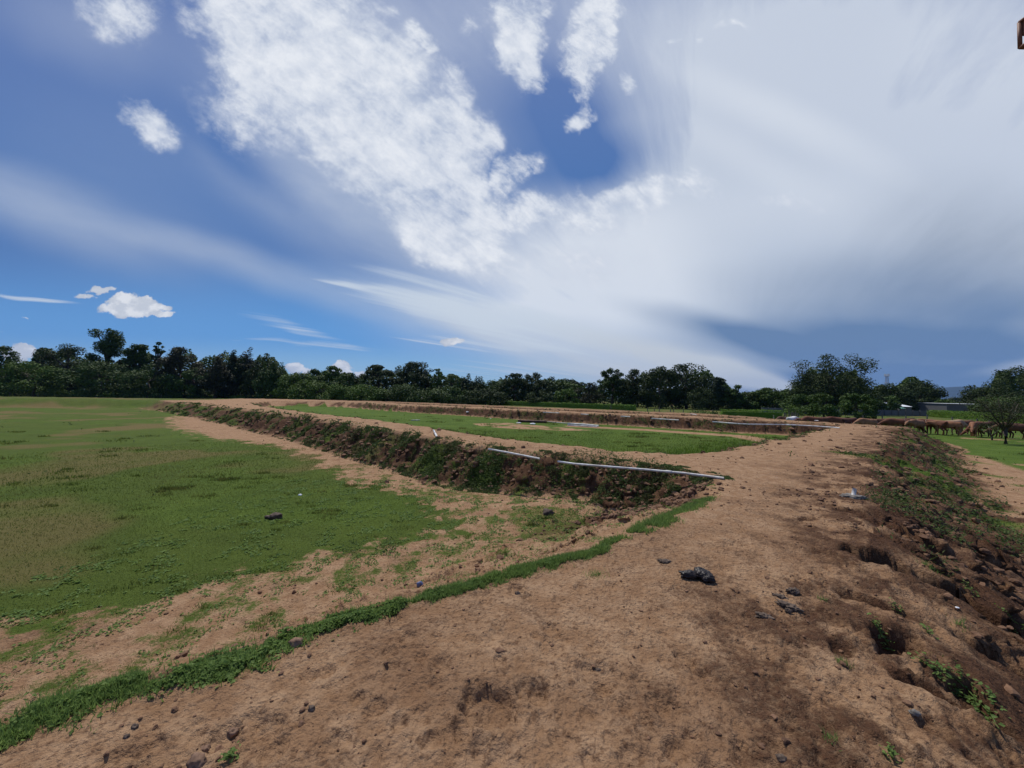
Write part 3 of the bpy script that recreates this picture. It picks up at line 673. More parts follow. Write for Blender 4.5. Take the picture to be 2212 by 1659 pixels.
def build_face_growth():
    Vs = []; Qs = []; off = 0
    def add(V, Q):
        nonlocal off
        Vs.append(V); Qs.append(Q+off); off += len(V)
    # near pond's long face
    n = 420000; th = np.radians(rng.uniform(-60, 60, n)); rr = np.exp(rng.uniform(math.log(5), math.log(66), n)); x = np.sin(th)*rr; y = np.cos(th)*rr
    z, face, A, B, C3, O = macro(x, y)
    f = 0.9*fbm(x, y, 0.55, 3, 81) + 0.7*vnoise(x*2.1, y*2.1, 82) + 0.4*vnoise(x*5.5, y*5.5, 83)
    crestband = (A[2] & (A[0] < 0.3)) | (~A[2] & (A[1] < 0.35) & (y > 9))
    pA = (face > 0.15) & A[2] & (y > 7.5) & (f > 0.12 - 0.1*(rr < 20) + 0.35*sm(rr, 20, 36))
    pA |= crestband & (y > 8.8) & (rr < 40) & (f > 0.12)
    pB = (face > 0.08) & (B[2] | C3[2]) & (f > -0.22)
    pO = (~O[2]) & (face > 0.05) & (f > 0.18) & (y > 5.5)
    pO |= (np.exp(-(pt_seg(x, y, RIGHTGREEN)/0.8)**2) + 0.5*f > 0.6)
    keep = pA | pB | pO
    keep &= rng.random(n) < 0.75
    x, y, rr, f = x[keep], y[keep], rr[keep], f[keep]; z = gz(x, y)
    lift = rng.uniform(0, 0.16, len(x))*np.clip(0.5+f, 0.2, 1.3)
    x = x+rng.normal(0, 0.04, len(x)); y = y+rng.normal(0, 0.04, len(x))
    V, Q = leaves(np.stack([x, y, z+lift], 1), 0.0052*rr+0.010, 0.8, 0.40)
    add(V, Q)
    line = np.array([(p[0], p[1]) for p in P1[8:20]]); wd = np.array([p[2] for p in P1[8:20]]); sg = np.hypot(*(line[1:]-line[:-1]).T)
    mid_r = np.hypot(*((line[1:]+line[:-1])/2).T); pr = sg/np.maximum(mid_r, 8)**1.1; pr /= pr.sum(); n = 150000
    k = rng.choice(len(sg), n, p=pr); tt = rng.random(n); P0 = line[k]*(1-tt)[:, None]+line[k+1]*tt[:, None]; d = (line[k+1]-line[k])/sg[k][:, None]; nrm = np.stack([-d[:, 1], d[:, 0]], 1)
    q = rng.uniform(-0.25, 1.02, n); P0 = P0 + nrm*(q*(wd[k]*(1-tt)+wd[k+1]*tt))[:, None]; x, y = P0[:, 0], P0[:, 1]; rr = np.hypot(x, y)
    f = 0.75*fbm(x, y, 0.7, 3, 181) + 0.7*vnoise(x*2.3, y*2.3, 182) + 0.45*vnoise(x*6, y*6, 183)
    keep = (f > 0.06 - 0.22*sm(x, 0.0, 3.0) + 0.42*sm(rr, 16, 32) + np.where(q < 0, 0.30, 0.0)); x, y, rr, f, q = x[keep], y[keep], rr[keep], f[keep], q[keep]; z = gz(x, y)
    bulge = 0.17*np.clip(f+0.25, 0, 1)*np.sin(np.clip(q, 0, 1)*math.pi)
    V, Q = leaves(np.stack([x, y, z+bulge*rng.uniform(0.2, 1.0, len(x))+0.01], 1), 0.0046*rr+0.006, 0.8, 0.38); add(V, Q)
    o = new_obj('bank_weeds', np_mesh('bank_weeds', np.vstack(Vs), np.vstack(Qs)), None, M_VINE)
    tag(o, 'dark green weeds and vines matted over the eroded bank faces', 'weeds', kind='stuff')
    # tall grass at the near edge of the middle pond and along the far edge of the turf
    n = 60000; x, y = scat(n, -8, 22, 10, 30); u, d, i = seg_info(P2, x, y)
    g = i & (u > 0.25) & (u < 2.2+rng.normal(0, 0.6, n)) & (y < 11.5 + 0.95*np.maximum(x-5, 0)+ 1.05*np.maximum(2-x, 0)+3)
    g &= (x < 12+rng.normal(0, 2, n))
    x, y = x[g], y[g]; z = gz(x, y)
    V, Q = blades(np.stack([x, y, z], 1), np.where(np.hypot(x, y) < 18, 0.30, 0.18), 0.022, 0.55)
    o = new_obj('tall_grass', np_mesh('tall_grass', V, Q), None, M_TALL); tag(o, 'taller bright green grass at the near end of the middle pond', 'grass', kind='stuff')
build_face_growth()

M_CLOD = simple('clod_earth', (0.09, 0.047, 0.027), (0.24, 0.135, 0.078), 20, 0.95, 0.004, island=True)
def masks_g(x, y): return masks(x, y)[0]
def build_clods():
    """loose crumbs of earth, one mesh"""
    bm = bmesh.new(); bmesh.ops.create_icosphere(bm, subdivisions=2, radius=1.0)
    bv = np.array([v.co[:] for v in bm.verts]); bf = np.array([[v.index for v in f.verts] for f in bm.faces]); bm.free()
    n = 60000; th = np.radians(rng.uniform(-64, 64, n)); rr = np.exp(rng.uniform(math.log(1.3), math.log(45), n)); x = np.sin(th)*rr; y = np.cos(th)*rr
    z, face, A, B, C3, O = macro(x, y)
    inside = O[2] & ~A[2] & ~B[2]
    w = np.where(B[2] | C3[2], 0.9*face, 0) + np.where(inside, 0.085 + 0.40*(1-sm(O[0], 0, 0.6)), 0) + np.where(A[2], 0.10*(masks_g(x, y) < 0.35)*(rr < 14)+0.8*face*sm(y+0.5*np.abs(x), 6.6, 8.4), 0) + np.where(~O[2] & (O[0] < 1.3), 0.22, 0)
    w = w*(0.25+1.5*np.clip(fbm(x, y, 0.9, 3, 90)+0.25, 0, 1))
    mound = np.exp(-(((x-2.9)/1.1)**2+((y-7.6)/1.3)**2)); w = np.maximum(w, mound)
    keep = rng.random(n) < w*np.where(rr < 6, 0.55, 1.0); x, y, rr, face, mound = x[keep], y[keep], rr[keep], face[keep], mound[keep]; n = len(x)
    s = np.clip(rng.lognormal(-4.85, 0.55, n), 0.003, 0.05)*(1+1.5*face+1.3*mound)*np.clip(rr/5, 0.75, 3.5)
    s = np.minimum(s, np.where(O[2][keep], 0.028, 0.016)+0.0042*rr)
    z = gz(x, y)
    lo = rng.normal(0, 1, (n, 3, 3)); dirs = bv/np.linalg.norm(bv, axis=1)[:, None]
    bulge = 1+0.20*np.sin(np.einsum('vk,nkj->nvj', dirs, lo*2.2)).sum(-1, keepdims=True)
    V = bv[None]*bulge*rng.uniform(0.88, 1.10, (n, len(bv), 1))*s[:, None, None]*rng.uniform(0.7, 1.2, (n, 1, 3))*np.array([1, 1, 0.7])
    V = V + np.stack([x, y, z+s*0.25], 1)[:, None]
    Q = bf[None] + (np.arange(n)*len(bv))[:, None, None]
    o = new_obj('soil_crumbs', np_mesh('soil_crumbs', V.reshape(-1, 3), Q.reshape(-1, 3)), None, M_CLOD)
    tag(o, 'loose crumbs and small clods of brown earth over the bank', 'soil', kind='stuff')
build_clods()

# ------------------------------------------------------------------ trees
def fol(name, a, b, c): return leaf_mat(name, a, b, c, 0.12, 0.12, 0.12)
LF = {
 'dark': fol('foliage_dark', (0.022, 0.040, 0.012), (0.056, 0.080, 0.022), (0.046, 0.072, 0.018)),
 'mid': fol('foliage_mid', (0.032, 0.064, 0.015), (0.078, 0.120, 0.026), (0.062, 0.112, 0.020)),
 'bright': fol('foliage_bright', (0.048, 0.095, 0.016), (0.120, 0.180, 0.030), (0.090, 0.160, 0.024)),
 'brown': fol('foliage_brown', (0.036, 0.044, 0.020), (0.072, 0.074, 0.032), (0.054, 0.056, 0.030)),
 'blue': fol('foliage_grey_green', (0.024, 0.042, 0.022), (0.048, 0.072, 0.038), (0.040, 0.066, 0.034)),
}
M_BARK = simple('bark', (0.05, 0.038, 0.028), (0.12, 0.095, 0.075), 3, 0.9, 0.02)
def hor(px): return 857.5 + 0.0185*(px-CX)
def at(px, Y): return (px-CX)/F*Y
def zat(px, py, Y): return EYE + (hor(px)-py)/F*Y
def tree(name, label, x0, x1, ytop, Y, kind='round', m='dark', group='trees behind the ponds', seed=0, dens=1.0, base=0.0, leaf=None, trunk_r=None):
    r = np.random.default_rng(1000+seed); px0_small = 2040 < x0 < 2110
    X = at((x0+x1)/2, Y); W = (x1-x0)/F*Y*(1.02 if name in ('giant_tree', 'mango_tree') or px0_small else 1.18); H = zat((x0+x1)/2, ytop, Y)
    t = empty(name, (X, Y, base)); H -= base
    lf = leaf or 0.0040*Y
    R = W/2; L = []      # lobes (x, y, z, rx, rz)
    def lobes(n, cz, hz, rad, rmin, rmax, flat=0.8, bias=0.0):
        for _ in range(n):
            a = r.uniform(0, 2*math.pi); q = math.sqrt(r.random())*0.92; vz = r.uniform(-1, 1)
            lr = r.uniform(rmin, rmax)*rad
            lim = math.sqrt(max(0.05, 1-abs(vz)**3)) if vz > 0 else 1.0
            rr = q**0.6*max(rad*1.08*lim - lr*0.40, 0)
            L.append((math.cos(a)*rr, math.sin(a)*rr*0.8, cz+vz*max(hz-lr*flat*0.8, 0.1)+bias*q, lr, lr*flat))
    if kind == 'round':
        lobes(int(46), H*0.54, H*0.46, R, 0.16, 0.34, 0.75); lobes(12, H*0.25, H*0.25, R*0.95, 0.25, 0.4, 0.7)
    elif kind == 'bush':
        lobes(30, H*0.45, H*0.55, R, 0.18, 0.34, 0.7)
    elif kind == 'umbrella':
        for _ in range(46):
            a = r.uniform(0, 2*math.pi); q = math.sqrt(r.random())
            lr = r.uniform(0.12, 0.24)*R; zt = H*(1 - 0.42*q**2.2) - lr*0.5
            zt -= (r.random() < 0.35)*r.uniform(0.05, 0.22)*H
            L.append((math.cos(a)*q*R*0.9, math.sin(a)*q*R*0.75, zt, lr, lr*0.5))
        lobes(8, H*0.3, H*0.3, R*0.9, 0.2, 0.35, 0.6)
    elif kind == 'tall':
        for _ in range(44):
            k = r.random()**0.8; zz = H*(0.18+0.80*k); wv = 1.0 - 0.45*abs(k-0.55)*2 + 0.28*math.sin(k*9+seed)
            a = r.uniform(0, 2*math.pi); lr = r.uniform(0.18, 0.34)*R; q = r.random()*R*0.75*wv
            L.append((math.cos(a)*q, math.sin(a)*q*0.8, min(zz, H-lr*0.8), lr, lr*0.75))
    elif kind == 'spiky':
        tops = [(r.uniform(-0.6, 0.6)*R, r.uniform(-0.3, 0.3)*R, H*r.uniform(0.8, 0.97)) for _ in range(4)] + [(r.uniform(-0.15, 0.15)*R, 0, H)]
        for tx, ty, th in tops:
            for k in np.linspace(0, 1, 11):
                lr = (0.13+0.26*k)*R*r.uniform(0.8, 1.2); a = r.uniform(0, 6.28)
                L.append((tx+math.cos(a)*lr*0.7*k, ty+math.sin(a)*lr*0.7, th*(1-k*0.55)-lr*0.4, lr, lr*0.8))
        lobes(24, H*0.38, H*0.40, R, 0.22, 0.36, 0.75)
    elif kind == 'open':
        for _ in range(52):
            a = r.uniform(0, 2*math.pi); vz = r.uniform(-0.75, 1); q = (0.30+0.65*r.random())*math.sqrt(max(0.08, 1-max(vz, 0)**3))
            lr = r.uniform(0.10, 0.22)*R
            L.append((math.cos(a)*q*R*0.95, math.sin(a)*q*R*0.8, H*0.60+vz*H*0.38, lr, lr*0.8))
        lobes(24, H*0.50, H*0.38, R*0.80, 0.2, 0.34, 0.8)
    elif kind == 'wispy':
        for _ in range(50):
            a = r.uniform(0, 2*math.pi); k = r.random()**1.2; q = r.random()*R*(0.35+0.65*math.sin(math.pi*min(1, k*1.05)))
            lr = r.uniform(0.10, 0.24)*R
            L.append((math.cos(a)*q, math.sin(a)*q*0.8, H*(0.2+0.8*k)-lr*0.6, lr, lr*0.7))
    L = np.array(L)
    # leaf clumps
    area = (L[:, 3]**2); tot = min(12000, dens*26*R*H/(lf*lf)); cnt = np.maximum(12, area/area.sum()*tot).astype(int)
    if kind == 'wispy': cnt = np.maximum(6, (cnt*0.6).astype(int))
    idx = np.repeat(np.arange(len(L)), cnt); n = len(idx)
    d = r.normal(0, 1, (n, 3)); d[:, 2] += 0.25; d /= np.linalg.norm(d, axis=1)[:, None]
    rad = (1-0.55*r.random(n)**2)*(1+0.22*np.sin(d[:, 0]*7+idx)*np.cos(d[:, 2]*6+idx*1.7))
    P = L[idx, :3] + d*rad[:, None]*np.stack([L[idx, 3], L[idx, 3]*0.9, L[idx, 4]], 1)
    P[:, 2] = np.maximum(P[:, 2], 0.15)
    nr = d*0.7 + np.array([0, 0, 0.5]); 
    V, Q = leaves(P, lf, 0.45, 0.75, r, nr)
    mx_ = P[:, 2].max(); V[:, 2] *= H/max(mx_, 0.1)
    new_obj('crown', np_mesh('crown', V, Q), t, LF[m])
    tr = trunk_r or max(0.05, 0.028*H)
    parts = []
    p0 = Vector((0, 0, -0.2)); top = Vector((r.uniform(-0.1, 0.1)*R, 0, H*0.62)); mid = Vector((r.uniform(-0.08, 0.08)*R, 0, H*0.3))
    parts.append(tube([p0, mid, top], [tr*1.25, tr*0.85, tr*0.35], 7))
    order = np.argsort(-L[:, 3] - L[:, 2]*0.05)[:9]
    for k in order:
        e = Vector(L[k, :3]); e.z *= H/max(mx_, 0.1); f = r.uniform(0.35, 0.9); s = mid.lerp(top, f) if e.z > mid.z else p0.lerp(mid, 0.8)
        m_ = s.lerp(e, 0.5)+Vector((0, 0, 0.05*H)); parts.append(tube([s, m_, e], [tr*0.5, tr*0.33, tr*0.12], 5))
    V, Q = join(parts); new_obj('trunk', np_mesh('trunk', V, Q, True), t, M_BARK)
    tag(t, label, 'tree', group); return t
TREES = [
 # name, x0, x1, ytop, Y, kind, foliage, label
 ('spreading_tree', -60, 42, 745, 118, 'wispy', 'mid', 'feathery pale-topped tree at the far left edge of the picture'),
 ('broadleaf_tree', -80, 70, 762, 128, 'round', 'dark', 'dark low tree filling the far left edge behind the bright bush'),
 ('bushy_tree', 20, 128, 779, 116, 'bush', 'bright', 'bright green bushy tree in front at the far left of the treeline'),
 ('broadleaf_tree', 74, 112, 751, 138, 'round', 'dark', 'small dark crown just left of the big round-headed left tree'),
 ('broadleaf_tree', 100, 192, 741, 130, 'round', 'dark', 'big dark round-headed tree left of the tallest left tree'),
 ('tall_tree', 193, 264, 709, 132, 'tall', 'mid', 'tallest narrow ragged tree of the left treeline'),
 ('broadleaf_tree', 250, 300, 755, 136, 'open', 'dark', 'dark tree right beside the tallest narrow left tree'),
 ('broadleaf_tree', 276, 330, 744, 128, 'tall', 'mid', 'upright leafy tree two places right of the tallest left tree'),
 ('slender_tree', 318, 354, 738, 131, 'wispy', 'mid', 'slender wispy tree with thin top left of the brownish tree'),
 ('broadleaf_tree', 346, 430, 748, 127, 'open', 'brown', 'brownish green tree with lobed branches reaching right over the gap'),
 ('bushy_tree', 160, 275, 779, 120, 'bush', 'mid', 'mid green bush in front under the tallest left tree'),
 ('bushy_tree', 262, 375, 785, 121, 'bush', 'mid', 'mid green bush in front under the slender wispy tree'),
 ('bushy_tree', 390, 452, 793, 124, 'bush', 'mid', 'low green tree filling the gap left of the dark pointed trees'),
 ('pointed_tree', 433, 500, 763, 126, 'spiky', 'brown', 'leftmost of the dark pointed-topped trees left of the two small clouds'),
 ('pointed_tree', 470, 535, 755, 130, 'spiky', 'dark', 'dark tree with a small spire left of the highest pointed tree'),
 ('pointed_tree', 500, 565, 749, 132, 'spiky', 'brown', 'highest of the pointed-topped trees in the dark left clump'),
 ('pointed_tree', 535, 600, 762, 127, 'spiky', 'dark', 'dark pointed tree just right of the highest pointed tree'),
 ('pointed_tree', 560, 616, 778, 123, 'spiky', 'mid', 'rightmost tree of the dark pointed clump, sloping down to the bright bushes'),
 ('bushy_tree', 605, 700, 803, 122, 'bush', 'bright', 'bright green low bushy tree right of the dark pointed clump'),
 ('bushy_tree', 655, 712, 797, 128, 'bush', 'mid', 'mid green bushy tree below the first small cloud'),
 ('bushy_tree', 692, 742, 790, 129, 'open', 'bright', 'light bushy tree with a small peak in front of the white cloud'),
 ('bushy_tree', 722, 782, 804, 124, 'round', 'mid', 'dark green bush just right of the peak before the white cloud'),
 ('bushy_tree', 640, 730, 822, 116, 'bush', 'bright', 'front row bright scrub below the two small clouds'),
 ('bushy_tree', 742, 835, 828, 118, 'bush', 'bright', 'front row yellow green scrub below the flat-topped tree'),
 ('flat_topped_tree', 772, 860, 787, 130, 'umbrella', 'dark', 'flat-topped spreading tree left of the dense round central tree'),
 ('broadleaf_tree', 850, 940, 780, 133, 'open', 'dark', 'dense round tree with sky holes above the small tin roof'),
 ('broadleaf_tree', 925, 968, 796, 130, 'wispy', 'bright', 'lighter feathery tree right of the dense round central tree'),
 ('broadleaf_tree', 955, 996, 807, 128, 'round', 'mid', 'small mid green tree between the feathery and the twiggy tree'),
 ('twiggy_tree', 982, 1048, 806, 130, 'spiky', 'dark', 'dark tree with bare twigs sticking from its top, centre treeline'),
 ('broadleaf_tree', 1036, 1092, 820, 132, 'round', 'mid', 'low rounded tree left of the wide dark spreading tree'),
 ('broadleaf_tree', 830, 930, 828, 120, 'bush', 'mid', 'mid green front row tree directly behind the small tin roof'),
 ('broadleaf_tree', 920, 1020, 832, 121, 'bush', 'mid', 'green front row tree behind the gap between the hedges'),
 ('broadleaf_tree', 1010, 1090, 838, 119, 'bush', 'dark', 'dark front row tree left of the wide spreading tree'),
 ('spreading_tree', 1080, 1140, 805, 128, 'open', 'dark', 'left half of the pair of wide dark spreading trees'),
 ('spreading_tree', 1125, 1197, 804, 130, 'open', 'dark', 'right half of the pair of wide dark spreading trees'),
 ('dome_tree', 1188, 1272, 817, 150, 'umbrella', 'dark', 'low dome-shaped tree right of the wide dark pair'),
 ('bushy_tree', 1196, 1246, 837, 118, 'bush', 'bright', 'bright bush in front of the low dome-shaped tree'),
 ('bushy_tree', 1244, 1305, 826, 120, 'wispy', 'brown', 'brownish twiggy tree right of the low dome-shaped tree'),
 ('bushy_tree', 1140, 1200, 842, 116, 'bush', 'dark', 'dark bush under the right half of the wide spreading pair'),
 ('broadleaf_tree', 1296, 1348, 794, 124, 'open', 'mid', 'tree with a ragged peak, left of the two big dark trees'),
 ('broadleaf_tree', 1336, 1400, 796, 122, 'round', 'dark', 'dark tree between the ragged peak and the biggest dark tree'),
 ('broadleaf_tree', 1390, 1462, 789, 116, 'round', 'dark', 'left crown of the biggest dark tree clump behind the fence posts'),
 ('broadleaf_tree', 1440, 1526, 783, 117, 'round', 'dark', 'right and higher crown of the biggest dark tree clump'),
 ('broadleaf_tree', 1488, 1550, 836, 108, 'round', 'dark', 'low dark tree at the right foot of the biggest clump'),
 ('pointed_tree', 1534, 1570, 814, 106, 'tall', 'blue', 'narrow grey-green pointed tree right of the biggest dark clump'),
 ('broadleaf_tree', 1566, 1616, 831, 104, 'wispy', 'mid', 'leafy tree with long shoots beside the grey-green pointed tree'),
 ('broadleaf_tree', 1555, 1625, 842, 106, 'bush', 'dark', 'dark tree under the long-shooted leafy tree'),
 ('umbrella_tree', 1620, 1712, 837, 102, 'umbrella', 'mid', 'broad umbrella-shaped tree left of the tallest right tree'),
 ('giant_tree', 1712, 1878, 762, 92, 'open', 'dark', 'tallest spreading tree on the right with branches showing against grey sky'),
 ('broadleaf_tree', 1732, 1862, 790, 94, 'round', 'dark', 'dense dark tree filling the lower middle of the tallest right tree'),
 ('broadleaf_tree', 1700, 1770, 850, 88, 'bush', 'mid', 'green tree at the left foot of the tallest right tree'),
 ('paddock_tree', 1748, 1808, 847, 48, 'bush', 'mid', 'small rounded paddock tree below the tallest right tree'),
 ('paddock_tree', 1818, 1882, 849, 52, 'bush', 'mid', 'small paddock tree right of the other one, before the wall'),
 ('mango_tree', 1878, 1968, 827, 104, 'round', 'dark', 'rounded dark tree below the lattice tower'),
 ('mango_tree', 1950, 2028, 820, 106, 'round', 'dark', 'higher rounded dark tree just right of the lattice tower'),
 ('bushy_tree', 1884, 1934, 853, 92, 'bush', 'mid', 'green bush behind the wall left of the white roof'),
 ('bushy_tree', 2020, 2062, 862, 100, 'bush', 'mid', 'pale green bush left of the long grey shed'),
 ('mango_tree', 2090, 2166, 829, 118, 'round', 'dark', 'domed tree behind the long grey shed, right of the blue hills'),
 ('bushy_tree', 2052, 2100, 857, 150, 'bush', 'blue', 'small far bush directly below the blue hills'),
 ('mango_tree', 2162, 2290, 788, 82, 'round', 'dark', 'large dark tree at the right edge of the picture'),
 ('broadleaf_tree', 2112, 2190, 856, 80, 'bush', 'mid', 'mid green tree behind the right hedge, left of the edge tree'),
 ('broadleaf_tree', 2170, 2280, 853, 74, 'bush', 'mid', 'mid green tree behind the right hedge at the picture edge'),
]
for i, (nm, x0, x1, yt, Y, kd, m, lb) in enumerate(TREES):
    rt = 'trees behind the ponds' if nm != 'paddock_tree' else 'small paddock trees'
    tree(nm, lb, x0, x1, yt, Y, kd, m, rt, seed=i, base=-0.1)
def small_tree():
    """spindly young tree in the pasture at the right"""
    Y = 27.0; X = at(2170, Y); t = empty('young_tree', (X, Y, 0)); r = np.random.default_rng(5)
    parts = [tube([(0, 0, -0.1), (0.02, 0, 0.7), (-0.03, 0, 1.15)], [0.14, 0.11, 0.10], 8)]; tips = []
    for k in range(11):
        a = r.uniform(0, 6.28); q = r.uniform(0.5, 1.7); e = Vector((math.cos(a)*q, math.sin(a)*q*0.8, r.uniform(1.9, 3.6)))
        s = Vector((-0.02, 0, r.uniform(0.8, 1.15))); m_ = s.lerp(e, 0.5)+Vector((0, 0, 0.15)); parts.append(tube([s, m_, e], [0.05, 0.03, 0.012], 5)); tips += [(m_, 0.35), (e, 0.5), (s.lerp(e, 0.8), 0.45)]
    V, Q = join(parts); new_obj('trunk', np_mesh('trunk', V, Q, True), t, M_BARK)
    P = np.vstack([np.array(c)+r.normal(0, 1, (170, 3))*np.array([q, q, q*0.55]) for c, q in tips])
    V, Q = leaves(P, 0.085, 0.8, 0.55, r); new_obj('crown', np_mesh('crown', V, Q), t, LF['brown'])
    tag(t, 'spindly young tree with a thin see-through crown among the cattle', 'tree')
    Y = 29.5; X = at(2141, Y); t = empty('sapling', (X, Y, 0)); parts = [tube([(0, 0, -0.1), (0, 0, 0.5)], [0.06, 0.04], 6)]; P = []
    for k in range(6):
        a = k*1.05; e = Vector((math.cos(a)*0.55, math.sin(a)*0.5, 0.95+0.15*(k % 2))); parts.append(tube([(0, 0, 0.3), e], [0.03, 0.012], 5)); P.append(np.array(e)+r.normal(0, 0.17, (70, 3)))
    V, Q = join(parts); new_obj('trunk', np_mesh('trunk', V, Q, True), t, M_BARK)
    V, Q = leaves(np.vstack(P), 0.08, 0.8, 0.55, r); new_obj('crown', np_mesh('crown', V, Q), t, LF['mid'])
    tag(t, 'knee-high sapling left of the spindly young tree', 'sapling')
small_tree()

def woods():
    r = np.random.default_rng(77); n = 125000
    px = r.uniform(-300, 2500, n); Y = r.uniform(136, 150, n)*np.where(px > 1500, 0.88, 1.0); Y = np.where(px > 2300, 100, Y)
    prof_t = np.zeros(2900)
    for q_ in TREES:
        if q_[4] < 80 or q_[5] == 'wispy' or q_[0] in ('giant_tree', 'tall_tree'): continue
        a_, b_ = max(0, int(q_[1]-6+320)), int(q_[2]+6+320); prof_t[a_:b_] = np.maximum(prof_t[a_:b_], zat((q_[1]+q_[2])/2, q_[3], 142))
    prof_t = np.convolve(prof_t, np.ones(36)/36, 'same'); prof_t[:330] = 9.0; prof_t[2560:] = 7.0
    top = np.interp(px, np.arange(2900)-320, prof_t)*(np.where(px < 640, 0.82, 0.76)+0.28*fbm(px*0.016, px*0, 1.0, 4, 3)); top = np.where((px > 2030) & (px < 2085), np.minimum(top, 3.6), top)
    z = r.random(n)**0.7*np.maximum(top, 1.2)
    P = np.stack([(px-CX)/F*Y, Y, z], 1); V, Q = leaves(P, 0.85, 0.7, 0.8, r)
    o = new_obj('undergrowth', np_mesh('undergrowth', V, Q), None, LF['mid']); tag(o, 'dense dark undergrowth between the trunks of the treeline', 'undergrowth', kind='stuff')
    n = 16000; px = r.uniform(-300, 2500, n); Y = r.uniform(330, 420, n); top = 7.5+3.5*fbm(px*0.012, px*0, 1.0, 4, 9)
    P = np.stack([(px-CX)/F*Y, Y, r.random(n)**0.7*top], 1); V, Q = leaves(P, 2.6, 0.7, 0.8, r)
    o = new_obj('distant_woods', np_mesh('distant_woods', V, Q), None, LF['blue']); tag(o, 'far-off woods seen through the gaps of the treeline', 'woods', kind='stuff')
woods()

# ------------------------------------------------------------------ hedges
M_HEDGE = leaf_mat('hedge_leaves', (0.075, 0.155, 0.022), (0.175, 0.285, 0.040), (0.125, 0.210, 0.030), 0.2, 0.4)
def hedge(label, xa, Ya, xb, Yb, h, depth=1.1, z0=0.0):
    A = Vector((at(xa, Ya), Ya, z0)); B = Vector((at(xb, Yb), Yb, z0)); L = (B-A).length; d = (B-A)/L; nn = Vector((-d.y, d.x, 0))
    r = np.random.default_rng(int(L*10)); Ym = (Ya+Yb)/2; lf = 0.0021*Ym
    n = int(min(26000, L*(h*2+depth)/(lf*lf)*1.6))
    s = r.uniform(0, L, n); side = r.random(n); c = 2*h+depth
    q = side*c; off = np.where(q < h, -depth/2, np.where(q < h+depth, q-h-depth/2, depth/2)); z = np.where(q < h, q, np.where(q < h+depth, h, c-q))
    nx = np.where(q < h, -1.0, np.where(q < h+depth, 0, 1.0)); nz = np.where((q >= h) & (q < h+depth), 1.0, 0.15)
    wob = 0.06*h*fbm(s, q, 0.5, 3, 4)+r.normal(0, 0.035, n)*h
    off = off+wob*nx; z = np.clip(z*(1+0.06*vnoise(s*0.25, s*0, 8)) + wob*nz, 0, None)
    P = np.array(A)[None]+np.outer(s, d)+np.outer(off, nn); P[:, 2] += z
    nr = np.outer(nx, nn); nr[:, 2] = nz
    V, Q = leaves(P, lf, 0.55, 0.8, r, nr)
    k = max(2, int(L/2)); bx = []                                       # woody core
    cv = []
    for i in range(k+1):
        p = A+d*(0.15+(L-0.3)*i/k)
        for o_, zz in ((-depth*0.40, 0), (-depth*0.40, h*0.86), (depth*0.40, h*0.86), (depth*0.40, 0)): cv.append(list(p+nn*o_+Vector((0, 0, zz))))
    cq = [(i*4+j, i*4+j+1, i*4+j+5, i*4+j+4) for i in range(k) for j in range(3)] + [(0, 1, 2, 3), (k*4+3, k*4+2, k*4+1, k*4)]
    V, Q = join([(V, Q), (np.array(cv), np.array(cq))])
    o = new_obj('hedge', np_mesh('hedge', V, Q), None, M_HEDGE); tag(o, label, 'hedge', 'clipped hedges round the field')
hedge('very long low clipped hedge behind the left and middle ponds', 135, 118, 936, 146, 1.45)
hedge('short piece of hedge at the right end of the long left hedge', 938, 149, 961, 149, 1.1)
hedge('clipped hedge in the centre, ending before the row of fence posts', 987, 140, 1374, 90, 1.35)
hedge('short bright-topped clipped hedge block beside the cattle', 1556, 50, 1689, 48, 1.6)
hedge('thick clipped hedge behind the cattle at the right', 2010, 84, 2330, 50, 1.5)
def shrub(label, px, Y, w, h, m='mid', nm='shrub'):
    r = np.random.default_rng(int(px)); t = empty(nm, (at(px, Y), Y, 0)); n = 700; d = r.normal(0, 1, (n, 3)); d[:, 2] = np.abs(d[:, 2]); d /= np.linalg.norm(d, axis=1)[:, None]
    P = d*np.array([w/2, w/2.5, h])*(0.6+0.45*r.random((n, 1))); P[:, 0] += 0.12*w*np.sin(P[:, 2]*5); V, Q = leaves(P, 0.0035*Y, 0.6, 0.7, r, d)
    new_obj('foliage', np_mesh('foliage', V, Q), t, LF[m]); V, Q = join([tube([(0, 0, -0.1), (math.cos(a)*w*0.25, math.sin(a)*w*0.2, h*0.75)], [0.03, 0.01], 5) for a in (0, 1.3, 2.6, 3.9, 5.2)])
    new_obj('stem', np_mesh('stem', V, Q, True), t, M_BARK); tag(t, label, 'shrub')
shrub('low dark green shrub left of the bright-topped hedge block', 1515, 55, 3.6, 1.7)
shrub('smaller shrub touching the left end of the bright-topped hedge block', 1545, 52, 1.6, 1.35)
shrub('green shrub behind the cluster of leaning posts', 1712, 74, 4.2, 2.4, 'bright')
shrub('wide shrub right of the cluster of leaning posts', 1745, 76, 5.0, 2.2, 'mid')

